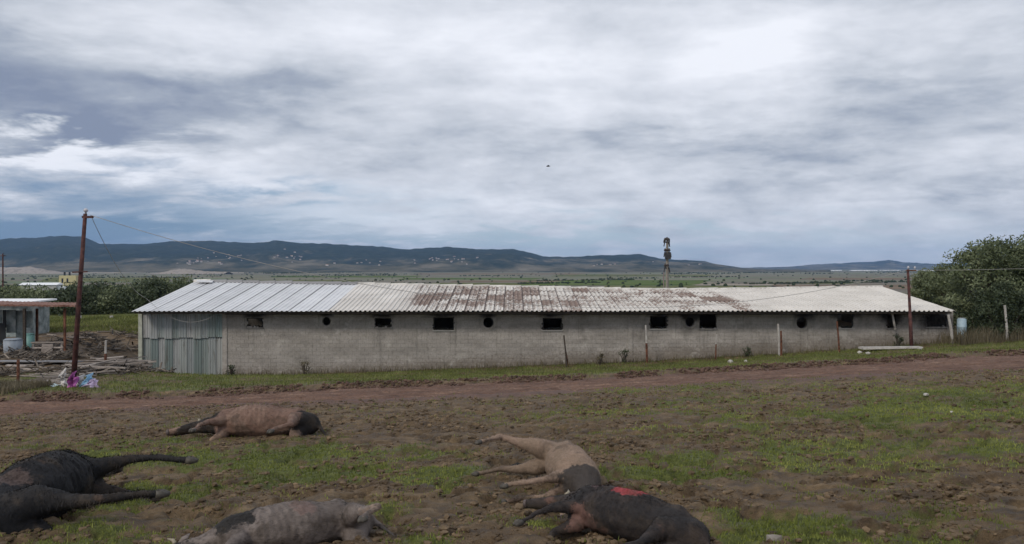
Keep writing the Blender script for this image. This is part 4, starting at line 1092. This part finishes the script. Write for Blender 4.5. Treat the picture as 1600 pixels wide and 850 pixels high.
# heap of planks beside the shed, each one loose
random.seed(21)
def plank(px, py, Y, L, W, rz, tz, m_=None, group=None, label=None, lift=.03):
    g = P(px, py, Y); g.z = H(g.x, Y) + lift
    o = MB().box(-L / 2, L / 2, -W / 2, W / 2, -.025, .025).obj('plank', m_ or oldw, None, g, (random.uniform(-.2, .2), tz, rz), jit=.008)
    return setp(o, label or 'weathered plank in the tangled heap beside the metal clad shed wall', 'plank', group or 'planks heaped beside the shed')
for k in range(54):
    s = random.random()
    px = 138 + 76 * s + random.uniform(-6, 6); py = 590 - 45 * s * random.uniform(.6, 1.0); Y = 34 + 6 * s + random.uniform(-1, 1)
    plank(px, py, Y, random.uniform(.7, 2.7), random.uniform(.06, .17), random.gauss(.75, .35), random.uniform(-.13, .13), lift=random.uniform(.05, .4))
for k in range(26):
    px = random.uniform(5, 105); Y = random.uniform(29.5, 36)
    plank(px, 590, Y, random.uniform(.8, 2.6), random.uniform(.08, .18), random.gauss(.0, .35), random.uniform(-.08, .08), group='planks strewn across the yard', label='loose weathered plank strewn on the mud of the left yard', lift=random.uniform(.03, .14))
for k in range(12):
    px = random.uniform(60, 205); Y = random.uniform(43, 52)
    plank(px, 530, Y, random.uniform(.6, 1.8), random.uniform(.1, .2), random.gauss(.0, .4), random.uniform(-.05, .05), group='planks on the slope behind the yard', label='short bleached plank lying on the brown slope behind the yard', lift=.05)
plank(60, 563, 36.5, 3.6, .9, .08, .02, mat('grey_sheet', ((.17, .17, .18), (.25, .25, .26)), 2, .8), group='sheets in the yard', label='wide grey sheet lying flat in the middle of the yard', lift=.1)
random.seed(33)
x = rng.uniform(-27, -16.5, 5200); y = rng.uniform(31, 52, 5200); kk = (fbm(x * .6, y * .6, 3, 301) > .47 + .12 * (y > 42)) & (x / y < -.40) ; x, y = x[kk], y[kk]; n = len(x)
aa = rng.uniform(0, 3.14, n); ll = rng.uniform(.05, .45, n) ** 1.0; ww = rng.uniform(.012, .05, n); zz_ = height(x, y); el_ = rng.normal(0, .22, n)
dd_ = np.stack([np.cos(aa) * np.cos(el_), np.sin(aa) * np.cos(el_), np.sin(el_)], -1) * ll[:, None]; ss_ = np.stack([-np.sin(aa), np.cos(aa), 0 * aa], -1) * ww[:, None]; up3 = np.array([0, 0, 1.]) * ww[:, None]
cc_ = np.stack([x, y, zz_ + .03 + np.abs(dd_[:, 2]) + rng.uniform(0, .06, n)], -1)
VV = np.stack([cc_ - dd_ - ss_, cc_ - dd_ + ss_, cc_ - dd_ + up3, cc_ + dd_ - ss_, cc_ + dd_ + ss_, cc_ + dd_ + up3], 1).reshape(-1, 3)
FF = (np.arange(n)[:, None, None] * 6 + np.array([[0, 1, 2], [3, 5, 4], [0, 3, 4], [0, 4, 1], [1, 4, 5], [1, 5, 2], [2, 5, 3], [2, 3, 0]])[None]).reshape(-1, 3)
litm = leaf_mat('litter', (.025, .020, .016), (.07, .055, .042), (.26, .22, .18), .2)
setp(link('litter', np_mesh('litter', VV, FF, litm, {'tone': np.repeat(rng.uniform(0, 1, n) ** 1.4, 6)})), kind='stuff')
for k in range(7):
    px = [72, 96, 128, 150, 186, 12, 200][k]; Y = [33, 38, 41, 45, 43, 33, 39][k]
    g = G(px, Y); bw = MB()
    for j in range(16):
        a1 = random.uniform(0, 6.28); L1 = random.uniform(.4, 1.1); p0 = Vector((random.uniform(-.3, .3), random.uniform(-.3, .3), random.uniform(0, .2))); p1 = p0 + Vector((math.cos(a1) * L1, math.sin(a1) * L1 * .6, random.uniform(-.05, .35)))
        bw.tube([p0, p0.lerp(p1, .5) + Vector((0, 0, random.uniform(0, .12))), p1], [.028, .02, .008], 5)
    setp(bw.obj('brushwood', mat('dead_branch', ((.06, .048, .038), (.15, .125, .10)), 4, .95), None, g), ['brushwood pile just above the blue scrap in the yard', 'brushwood pile behind the leaning pole foot', 'brushwood pile right of the leaning pole', 'tangle of branches above the pale stake', 'tangle of branches by the shed corner', 'brushwood pile at the left frame edge of the yard', 'low branch heap between the planks and the shed'][k], 'brushwood', 'brushwood piles in the left yard')
# cloth and sacks at the foot of the left pole
def cloth(px, py, Y, w_, h_, m_, label, name='cloth', tilt=0, flat=False):
    g = P(px, py, Y); g.z = H(g.x, Y)
    n = 12; V = []
    ph = random.uniform(0, 6)
    for i in range(n + 1):
        for j in range(n + 1):
            s, q = i / n, j / n
            nz1 = float(fbm(np.array([s * 4 + ph]), np.array([q * 4.0]), 3, 5)[0]) - .5; nz2 = float(fbm(np.array([s * 3 + ph]), np.array([q * 3 + 9.0]), 3, 8)[0]) - .5; fold = .09 * math.sin(s * 9 + ph + q * 3) + .5 * nz1
            if flat: V.append(((s - .5) * w_ + .03 * math.sin(q * 8), (q - .5) * h_ + .03 * math.sin(s * 9), .05 + .05 * math.sin(s * 7 + ph) * math.cos(q * 6)))
            else: V.append(((s - .5) * w_ * (1.35 - .9 * q) + tilt * q + .35 * nz2 * q, fold - .25 * (1 - q) , max(0, q * h_ * (.95 + .9 * nz2 - .5 * abs(s - .4)))))
    Fc = [(i * (n + 1) + j, (i + 1) * (n + 1) + j, (i + 1) * (n + 1) + j + 1, i * (n + 1) + j + 1) for i in range(n) for j in range(n)]
    me = np_mesh(name, V, Fc, m_, None, True); o = link(name, me, None, g)
    so2 = o.modifiers.new('t', 'SOLIDIFY'); so2.thickness = .01
    return setp(o, label, 'cloth')
cloth(104, 605, 28.9, .28, .62, mat('white_cloth', ((.42, .40, .39), (.58, .56, .54)), 4, .9), 'narrow white rag hanging left of the pole foot', tilt=-.1)
cloth(117, 602, 28.6, .30, .55, mat('magenta_cloth', ((.30, .08, .25), (.42, .13, .35)), 4, .9), 'bright magenta rag wrapped at the foot of the left pole')
cloth(127, 600, 28.9, .45, .45, mat('white_cloth'), 'white crumpled sheet just right of the magenta rag')
cloth(140, 601, 28.8, .40, .48, mat('sky_blue_cloth', ((.20, .38, .55), (.32, .50, .66)), 4, .9), 'sky blue rag right of the white sheet by the pole')
cloth(146, 607, 28.4, .5, .3, mat('lilac_cloth', ((.35, .28, .42), (.45, .38, .52)), 4, .9), 'dull lilac rag slumped below the blue one')
cloth(44, 603, 29.0, .55, .4, mat('pale_blue_plastic', ((.40, .52, .56), (.52, .62, .66)), 4, .5), 'pale blue plastic sheet scrap on the grass by the rusty post', 'plastic_scrap', flat=True)
cloth(88, 606, 28.8, .45, .35, mat('pale_blue_plastic'), 'pale blue plastic scrap on the grass left of the pole', 'plastic_scrap', flat=True)

# ------------------------------------------------------------------ bird
p = P(856.5, 260, 90)
e = empty('bird', p, 'tiny black bird flying high in the cloudy sky', 'bird')
bk = mat('black_feather', ((.01, .01, .011), (.02, .02, .02)), 3, .7)
MB().tube([(-.22, 0, 0), (-.1, 0, .01), (.05, 0, .02), (.16, 0, .03), (.24, 0, .02)], [.02, .06, .07, .045, .01], 8).obj('body', bk, e, smooth=True)
for s in (-1, 1):
    q = MB(); q.v = [(.08, 0, .04), (-.08, 0, .03), (-.04, s * .22, .12), (.07, s * .2, .12), (-.14, s * .48, .04), (.08, 0, .02), (-.08, 0, .01), (-.04, s * .22, .1), (.07, s * .2, .1), (-.14, s * .48, .03)]
    q.f = [(0, 1, 2, 3), (3, 2, 4), (5, 8, 7, 6), (8, 9, 7), (0, 3, 8, 5), (1, 6, 7, 2), (3, 4, 9, 8), (2, 7, 9, 4)]
    q.obj('wing', bk, e)

# ------------------------------------------------------------------ cattle lying on their sides
def coat(name, a, b, c=None, lo=.48, hi_=.54, scale=1.6, spots=()):
    m_ = bpy.data.materials.new(name); m_.use_nodes = True
    t = NT(m_.node_tree); bs = t.n['Principled BSDF']
    ob = t.new('ShaderNodeTexCoord').outputs['Object']; sp = t.new('ShaderNodeSeparateXYZ'); t.put(sp.inputs[0], ob)
    f = t.noise(ob, scale, 8, .68, .3); g = t.noise(t.scale(ob, (1, 3, 3)), 22, 5, .7)
    col = t.mix(t.ss(f, lo, hi_), a, b)
    if c: col = t.mix(t.ss(t.noise(ob, scale * 1.7, 4, .6), .6, .68), col, c)
    for (x, y, z, r, cc) in spots:
        vm = t.new('ShaderNodeVectorMath', operation='DISTANCE'); t.put(vm.inputs[0], ob); vm.inputs[1].default_value = (x, y, z)
        col = t.mix(t.ss(t.m('ADD', vm.outputs['Value'], t.m('MULTIPLY', t.m('SUBTRACT', t.noise(ob, 4.5, 8, .75),   .5), .55)), r * 1.1, r * .9), col, cc)
    dk_ = t.new('ShaderNodeVectorMath', operation='SCALE'); t.put(dk_.inputs[0], col); t.put(dk_.inputs['Scale'], t.m('MULTIPLY_ADD', g, .9, .55)); col = dk_.outputs[0]
    mudm = t.ss(t.m('ADD', sp.outputs[2], t.m('MULTIPLY', t.noise(ob, 5, 5, .6), .35)), .34, .14)
    col = t.mix(t.m('MULTIPLY', mudm, .8), col, (.060, .044, .030))
    mm2 = t.ss(t.noise(ob, 3.1, 8, .7, .4), .50, .62); col = t.mix(t.m('MULTIPLY', mm2, .55), col, (.055, .042, .032))
    t.put(bs.inputs['Base Color'], col); bs.inputs['Roughness'].default_value = .75; bs.inputs['Specular IOR Level'].default_value = .25
    bn = t.new('ShaderNodeBump'); bn.inputs['Strength'].default_value = .5; bn.inputs['Distance'].default_value = .01
    t.put(bn.inputs['Height'], t.noise(t.scale(ob, (1, 3, 3)), 40, 4, .7)); t.l.new(bn.outputs[0], bs.inputs['Normal'])
    return m_
def skin_mesh(name, nodes, edges, vox=.019):
    # dense chain of overlapping ellipsoids, fused into one continuous skin
    b_ = bmesh.new(); bmesh.ops.create_icosphere(b_, subdivisions=2, radius=1)
    iv = np.array([v.co for v in b_.verts]); if_ = np.array([[v.index for v in f.verts] for f in b_.faces]); b_.free()
    Vs = []; Fs = []; k = 0
    for a, c in edges:
        pa, pc = np.array(nodes[a][0]), np.array(nodes[c][0]); ra, rc = np.array(nodes[a][1]), np.array(nodes[c][1])
        n = max(3, int(np.linalg.norm(pc - pa) / (.30 * min(ra.min(), rc.min()) + .01)))
        for q in np.linspace(0, 1, n + 1):
            p = pa * (1 - q) + pc * q; rr = (ra * (1 - q) + rc * q) * .93
            Vs.append(iv * np.array([rr[1], rr[1], rr[0]]) + p); Fs.append(if_ + k); k += len(iv)
    me = np_mesh(name, np.concatenate(Vs), np.concatenate(Fs))
    o = bpy.data.objects.new(name, me); C.objects.link(o)
    rm = o.modifiers.new('r', 'REMESH'); rm.mode = 'VOXEL'; rm.voxel_size = vox
    sm = o.modifiers.new('m', 'SMOOTH'); sm.factor = .5; sm.iterations = 5
    dg = bpy.context.evaluated_depsgraph_get(); dg.update()
    nm = bpy.data.meshes.new_from_object(o.evaluated_get(dg)); nm.name = name
    bpy.data.objects.remove(o)
    return nm
hoofm = mat('hoof', ((.04, .035, .03), (.09, .08, .065)), 10, .6); hornm = mat('horn', ((.22, .19, .14), (.32, .28, .21)), 8, .5); eyem = mat('eye', ((.008, .006, .005), (.012, .01, .01)), 4, .2)
HAIR = True
def cow(x, y, ang, m_, label, sc=1.0, mirror=False, lift=(.12, .2), seed=0, horns=True, headturn=0.0, spread=0.0, group='cattle lying in the muddy field', muz=None):
    rs = random.Random(seed); j = lambda a=.03: rs.uniform(-a, a)
    hl, fl = lift
    N = [((-.28, 0, .33), (.34, .37)),          # 0 mid belly (root)
         ((-.68, -.06, .31), (.29, .30)),       # 1 loin
         ((-1.0, -.04, .27), (.23, .27)),       # 2 rump
         ((.16, .02, .32), (.33, .36)),         # 3 chest
         ((.50, -.02, .27), (.25, .28)),        # 4 shoulder
         ((.82, -.12 + headturn * .4, .20), (.155, .17)),      # 5 neck
         ((1.10, -.16 + headturn, .165), (.125, .125)),        # 6 poll
         ((1.30, -.06 + headturn * 1.2, .135), (.10, .095)),   # 7 face
         ((1.50, .06 + headturn * 1.3, .11), (.072, .075)),    # 8 muzzle
         # hind leg below
         ((-.92, .30, .15), (.145, .13)), ((-1.06 + j(), .58, .09), (.075, .07)), ((-1.22 + j(), .82, .07), (.048, .05)), ((-1.13 + j(), 1.08, .05), (.036, .036)), ((-1.10 + j(), 1.22, .045), (.042, .04)),
         # hind leg above
         ((-.88, .30, .40 + hl * .3), (.15, .12)), ((-.96 + j(), .60, .36 + hl * .8), (.078, .07)), ((-1.04 + spread + j(), .86, .34 + hl * 1.3), (.048, .05)), ((-.86 + spread + j(), 1.10, .30 + hl * 1.5), (.036, .036)), ((-.81 + spread + j(), 1.23, .28 + hl * 1.5), (.042, .04)),
         # fore leg below
         ((.42, .30, .14), (.11, .10)), ((.50 + j(), .56, .085), (.058, .055)), ((.38 + j(), .80, .06), (.040, .04)), ((.42 + j(), 1.0, .045), (.033, .033)), ((.45 + j(), 1.1, .045), (.04, .038)),
         # fore leg above
         ((.44, .28, .34 + fl * .3), (.11, .10)), ((.58 + j(), .54, .32 + fl * .8), (.058, .055)), ((.62 - spread + j(), .80, .28 + fl * 1.2), (.040, .04)), ((.56 - spread + j(), 1.0, .25 + fl * 1.3), (.033, .033)), ((.55 - spread + j(), 1.11, .24 + fl * 1.3), (.04, .038)),
         # tail
         ((-1.24, -.02, .26), (.045, .045)), ((-1.42, .10 + j(.1), .12), (.026, .026)), ((-1.50, .34 + j(.1), .05), (.022, .022))]
    Ed = [(0, 1), (1, 2), (0, 3), (3, 4), (4, 5), (5, 6), (6, 7), (7, 8), (2, 9), (9, 10), (10, 11), (11, 12), (12, 13), (2, 14), (14, 15), (15, 16), (16, 17), (17, 18),
          (4, 19), (19, 20), (20, 21), (21, 22), (22, 23), (4, 24), (24, 25), (25, 26), (26, 27), (27, 28), (2, 29), (29, 30), (30, 31)]
    k = -1 if mirror else 1
    Ns = [((a[0], a[1] * k, a[2]), r) for a, r in N]
    z = H(x, y)
    e = empty('cow', (x, y, z - .05), label, 'cow', group, (0, 0, ang)); e.scale = (sc, sc, sc)
    bo = link('body', skin_mesh('body', Ns, Ed), e); bo.data.materials.clear(); bo.data.materials.append(m_)
    me = bo.data; nv = len(me.vertices); co = np.empty(nv * 3, np.float32); me.vertices.foreach_get('co', co); co = co.reshape(-1, 3)
    no = np.empty(nv * 3, np.float32); me.vertex_normals.foreach_get('vector', no); no = no.reshape(-1, 3)
    X_, Y_, Z_ = co[:, 0], co[:, 1] * k, co[:, 2]
    torso = smooth(X_, -.42, -.30) * smooth(X_, .42, .28) * smooth(np.abs(Y_), .42, .30)
    rib = torso * .0042 * np.sin((X_ + Y_ * .35) * 2 * math.pi / .088) * smooth(Z_, .2, .4)
    g_ = lambda a, b, c, rr: np.exp(-((X_ - a) ** 2 + (Y_ - b) ** 2 + (Z_ - c) ** 2) / rr ** 2)
    disp = rib + .045 * g_(-.82, -.18, .52, .09) - .055 * g_(-.60, .02, .62, .16) + .03 * g_(-1.12, .02, .44, .09) + .035 * g_(.52, -.1, .50, .16) - .03 * g_(.30, .12, .62, .14) + .02 * g_(1.2, 0, .2, .06)
    disp = disp + .030 * (fbm(X_ * 5 + Z_ * 3 + seed, Y_ * 5 + Z_ * 4, 3, 200 + seed) - .5) * smooth(np.abs(X_), 1.3, .9)
    disp = disp + .010 * (fbm(X_ * 22 + Z_ * 9, Y_ * 22 + Z_ * 17, 2, 230 + seed) - .5)
    co2 = co + no * disp[:, None]; me.vertices.foreach_set('co', co2.astype(np.float32).ravel()); me.update()
    # short matted hair
    nh = 15000; rr_ = np.random.default_rng(seed); me.calc_loop_triangles()
    T = np.empty(len(me.loop_triangles) * 3, np.int32); me.loop_triangles.foreach_get('vertices', T); T = T.reshape(-1, 3)
    ar = np.linalg.norm(np.cross(co2[T[:, 1]] - co2[T[:, 0]], co2[T[:, 2]] - co2[T[:, 0]]), axis=1)
    ti = rr_.choice(len(T), nh, p=ar / ar.sum()); w1 = rr_.uniform(0, 1, nh); w2 = rr_.uniform(0, 1, nh); fl_ = w1 + w2 > 1; w1[fl_] = 1 - w1[fl_]; w2[fl_] = 1 - w2[fl_]
    tp3 = T[ti]; p_ = co2[tp3[:, 0]] * (1 - w1 - w2)[:, None] + co2[tp3[:, 1]] * w1[:, None] + co2[tp3[:, 2]] * w2[:, None]; nn_ = no[tp3[:, 0]]
    fl2 = np.stack([-np.ones(nh), .25 * np.sin(p_[:, 0] * 9) + rr_.normal(0, .3, nh), -.35 + rr_.normal(0, .3, nh)], -1); fl2 -= nn_ * (fl2 * nn_).sum(1)[:, None]; fl2 /= np.linalg.norm(fl2, axis=1)[:, None] + 1e-6
    sd_ = np.cross(fl2, nn_); ln_ = (.025 + .045 * rr_.uniform(0, 1, nh) ** 2)[:, None]
    HV = np.stack([p_ - sd_ * .003 - nn_ * .002, p_ + sd_ * .003 - nn_ * .002, p_ + fl2 * ln_ + nn_ * ln_ * .30], 1).reshape(-1, 3)
    ho = link('coat_hair', np_mesh('coat_hair', HV, np.arange(nh * 3).reshape(-1, 3), m_), e); ho['kind'] = 'stuff'
    for p in bo.data.polygons: p.use_smooth = True
    for a, b_ in ((12, 13), (17, 18), (22, 23), (27, 28)):
        A_, B_ = Vector(Ns[a][0]), Vector(Ns[b_][0]); d = (B_ - A_).normalized()
        for s_ in (-1, 1):
            off = Vector((.022 * s_, 0, 0))
            MB().tube([B_ + off - d * .02, B_ + off + d * .03, B_ + off * .8 + d * .085], [.036, .036, .016], 8).obj('hoof', hoofm, e, smooth=True)
    pl_ = Vector(Ns[6][0])
    for zs in (.10, -.04):
        q = MB(); b0 = pl_ + Vector((-.02, -.06 * k, zs)); tip = b0 + Vector((-.12, -.13 * k, .05 if zs > 0 else -.02)); side = Vector((.05, -.02 * k, 0))
        q.tube([b0, b0.lerp(tip, .5), tip], [.025, .05, .008], 8, sq=.35).obj('ear', m_, e, smooth=True)
    if horns:
        for zs in (.08, -.02):
            b0 = pl_ + Vector((.03, -.10 * k, zs)); MB().tube([b0, b0 + Vector((.02, -.08 * k, .02)), b0 + Vector((.08, -.13 * k, .03 if zs > 0 else .0))], [.026, .02, .005], 8).obj('horn', hornm, e, smooth=True)
    ey = Vector(Ns[7][0]) + Vector((-.06, -.02 * k, .088)); MB().tube([ey - Vector((.018, 0, 0)), ey, ey + Vector((.018, 0, 0))], [.004, .016, .004], 8).obj('eye', eyem, e, smooth=True)
    nz = Vector(Ns[8][0]); dd = (nz - Vector(Ns[7][0])).normalized()
    MB().tube([nz + dd * .035, nz + dd * .075, nz + dd * .085], [.062, .056, .03], 12).obj('nose', muz or mat('nose_skin', ((.06, .045, .042), (.10, .075, .07)), 9, .5), e, smooth=True)
    tt_ = Vector(Ns[31][0]); MB().tube([tt_, tt_ + Vector((-.03, .08 * k, -.005)), tt_ + Vector((-.04, .2 * k, -.01))], [.022, .045, .008], 7).obj('tail_tuft', bk, e)
    return e
black = coat('black_coat', (.011, .011, .013), (.020, .018, .018), (.06, .04, .03), .45, .6, spots=((1.25, .05, .2, .24, (.26, .24, .23)), (-.6, 0, .62, .16, (.07, .05, .045))))
brown = coat('brown_black_coat', (.17, .105, .08), (.22, .15, .115), None, .45, .6, spots=((-1.1, 0, .2, .40, (.018, .015, .014)), (.95, 0, .2, .42, (.020, .016, .014)), (.3, .7, .1, .3, (.30, .2, .14))))
roan = coat('grey_roan_coat', (.11, .09, .08), (.18, .15, .135), (.025, .022, .02), .42, .58, spots=((1.2, .2, .2, .35, (.02, .018, .018)), (-1.0, 1.0, .4, .4, (.30, .22, .17)), (.45, -.1, .5, .3, (.022, .02, .019)), (-.35, .1, .66, .16, (.17, .12, .105)), (-1.0, -.1, .4, .2, (.03, .026, .024))))
tan = coat('tan_coat', (.20, .145, .105), (.255, .18, .135), (.12, .08, .06), .4, .6, spots=((.80, -.1, .35, .36, (.05, .042, .038)), (-1.05, 1.1, .2, .5, (.19, .175, .165)), (.5, 1.0, .2, .45, (.20, .185, .17))))
dred = coat('black_red_coat', (.022, .019, .019), (.045, .034, .03), (.12, .07, .055), .45, .6, spots=((-.16, -.12, .66, .24, (.30, .05, .055)), (.25, .32, .2, .20, (.15, .085, .07)), (.35, -.1, .6, .16, (.09, .06, .06))))
cow(-4.95, 8.5, R(97), black, 'black cow with a whitish face lying on its side at the left edge', 1.15, True, (.1, .12), 1)
cow(-4.75, 14.6, R(176), brown, 'brown cow with black rump and head lying farthest off, beside the track', 1.0, False, (.08, .1), 2)
cow(-1.93, 6.5, R(205), roan, 'greyish brown cow lying at the bottom edge left of centre', .66, False, (.28, .05), 3, headturn=.05)
cow(.66, 8.7, R(-78), tan, 'tan cow lying with its pale legs stretched out to the left', .75, True, (.22, .05), 4, headturn=.38)
cow(.86, 6.5, R(132), dred, 'blackish cow with a bright red patch on its flank, in front of the tan one', .67, False, (.05, .05), 5)

# ------------------------------------------------------------------ clods, turf blades, weeds (uncountable)
def in_view(n, y0, y1, pw=1.0):
    y = y0 + (y1 - y0) * rng.uniform(0, 1, n) ** pw; x = rng.uniform(-.72, .72, n) * y; return x, y
x, y = in_view(85000, 4.6, 22, 1.35)
gg = grass(x, y); churn = fbm(x * 1.3, y * 1.3, 3, 91)
keep = (rng.uniform(0, 1, len(x)) > gg * 1.1) & (rng.uniform(.38, .66, len(x)) < churn) & (np.abs(road_d(x, y)) > road_w(x) - .3)
x, y = x[keep], y[keep]
r = ((.008 + .032 * rng.uniform(0, 1, len(x)) ** 3.2)) * (1 + y * .02)
v_, f_ = lumps(np.stack([x, y, height(x, y) + r * .15], -1), r, .65, .3)
clodm = mat('mud_clod', ((.036, .024, .013), (.10, .068, .039), (.21, .148, .088)), 4, .8, .4, 60, hi=(.3, .72))
setp(link('mud_clods', np_mesh('mud_clods', v_, f_, clodm)), kind='stuff')
def blades(x, y, hgt, wid, m_, name, lean=.6):
    n = len(x); z = height(x, y); a = rng.uniform(0, 6.283, n); dx, dy = np.cos(a), np.sin(a)
    l = lean * hgt * rng.uniform(.2, 1, n); b = rng.uniform(0, 6.283, n); lx, ly = np.cos(b) * l, np.sin(b) * l
    p = np.stack([x, y, z - .004], -1); sx = np.stack([dx * wid, dy * wid, 0 * dx], -1)
    m1 = p + np.stack([lx * .35, ly * .35, hgt * .6], -1); tp_ = p + np.stack([lx, ly, hgt], -1)
    V = np.stack([p - sx, p + sx, m1 + sx * .7, m1 - sx * .7, tp_], 1).reshape(-1, 3)
    k = np.arange(n)[:, None] * 5
    Fc = np.concatenate([k + np.array([[0, 1, 2]]), k + np.array([[0, 2, 3]]), k + np.array([[3, 2, 4]])], 0)
    tone = np.repeat(np.clip(fbm(x * .9, y * .9, 2, 95) * .9 - .15 + rng.uniform(0, .45, n), 0, 1), 5)
    return setp(link(name, np_mesh(name, V, Fc, m_, {'tone': tone})), kind='stuff')
turfm = leaf_mat('turf_blade', (.060, .070, .020), (.145, .175, .036), (.29, .30, .085), .2)
x, y = in_view(420000, 4.6, 24, 1.35)
gg = grass(x, y) + .5 * (fbm(x * 3.5, y * 3.5, 3, 97) - .5); keep = rng.uniform(.18, .85, len(x)) < gg
x, y = x[keep], y[keep]; n = len(x)
blades(x, y, (.010 + .032 * rng.uniform(0, 1, n) ** 1.5) * (1 + .02 * y), .0022 + .00035 * y, turfm, 'grass')
vx = rng.uniform(-24, 33, 90000); vy = np.interp(vx, ROADX, ROADY) + road_w(vx) + rng.uniform(-.1, 14, 90000) ** 1.0
k = (vy < 41.9) & (rng.uniform(.1, .9, len(vx)) < grass(vx, vy) + .25) & ~((vx < -17) & (vy > 32)); vx, vy = vx[k], vy[k]
vergem = leaf_mat('verge_blade', (.055, .060, .020), (.125, .145, .040), (.24, .25, .09), .2)
blades(vx, vy, .05 + .09 * rng.uniform(0, 1, len(vx)) ** 2, .011 + 0 * vx, vergem, 'verge_grass')
bx = rng.uniform(-18, 26, 6500); by = np.interp(bx, ROADX, ROADY) + road_w(bx) + rng.normal(.15, .35, 6500); kb = fbm(bx * .9, by, 2, 401) > .42; bx, by = bx[kb], by[kb]
br_ = .02 + .06 * rng.uniform(0, 1, len(bx)) ** 3; v_, f_ = lumps(np.stack([bx, by, height(bx, by) + br_ * .3], -1), br_, .7, .35)
setp(link('bank_clods', np_mesh('bank_clods', v_, f_, mat('red_clod', ((.030, .018, .013), (.085, .050, .036), (.16, .10, .075)), 3, .9, .4, hi=(.3, .72)))), kind='stuff')
# rank weeds along the foot of the wall at the right and under the trees, bank at bottom left
wxx = np.concatenate([rng.uniform(22.2, 31, 9000), rng.uniform(-18, 24, 2600), rng.uniform(-19.5, -16.5, 5000)]); wyy = np.concatenate([rng.uniform(39.3, 42.8, 9000), rng.uniform(41.2, 41.95, 2600), rng.uniform(25.9, 29, 5000)])
blades(wxx, wyy, np.concatenate([.15 + .75 * rng.uniform(0, 1, 9000) ** 2, .1 + .3 * rng.uniform(0, 1, 2600) ** 2, .1 + .25 * rng.uniform(0, 1, 5000)]), .014 + 0 * wxx, drym, 'rank_weeds', .5)
x = rng.uniform(-40, -20, 26000); y = rng.uniform(52, 62, 26000)
blades(x, y, .08 + .14 * rng.uniform(0, 1, 26000), .02 + 0 * x, vergem, 'mound_grass')
# a few single weeds against the wall
for (px, hh, lab) in ((938, .55, 'small yellowish weed at the wall foot left of the two-tone post'), (975, .75, 'thin dark weed against the wall left of the two-tone post'), (1403, .7, 'small dark weed growing just left of the red pole'), (1168, .55, 'sparse weed on the verge between two posts'), (360, .6, 'dark shrub at the foot of the wall where the cladding ends'), (476, .7, 'reddish brown dead shrub at the middle of the blank wall foot')):
    g = G(px, 41.2); tree('weed', g, hh, .28 if px > 500 or px < 400 else .5, lab, 'weed', drym if px in (938, 476) else darkl, 12, 26, .07, trunk=False, low=.15, cr=.13, seed=int(px))

# ------------------------------------------------------------------ haze
hz = MB().box(-16000, 16000, -3000, 14000, CAMZ - PLAIN - 2.5, 330)
hm = bpy.data.materials.new('haze'); hm.use_nodes = True; tt = hm.node_tree
for n in list(tt.nodes): tt.nodes.remove(n)
pv = tt.nodes.new('ShaderNodeVolumePrincipled'); pv.inputs['Color'].default_value = (.34, .56, .96, 1); pv.inputs['Density'].default_value = 6e-5; pv.inputs['Anisotropy'].default_value = 0.0
om = tt.nodes.new('ShaderNodeOutputMaterial'); tt.links.new(pv.outputs[0], om.inputs['Volume'])
setp(hz.obj('haze', hm), kind='stuff')
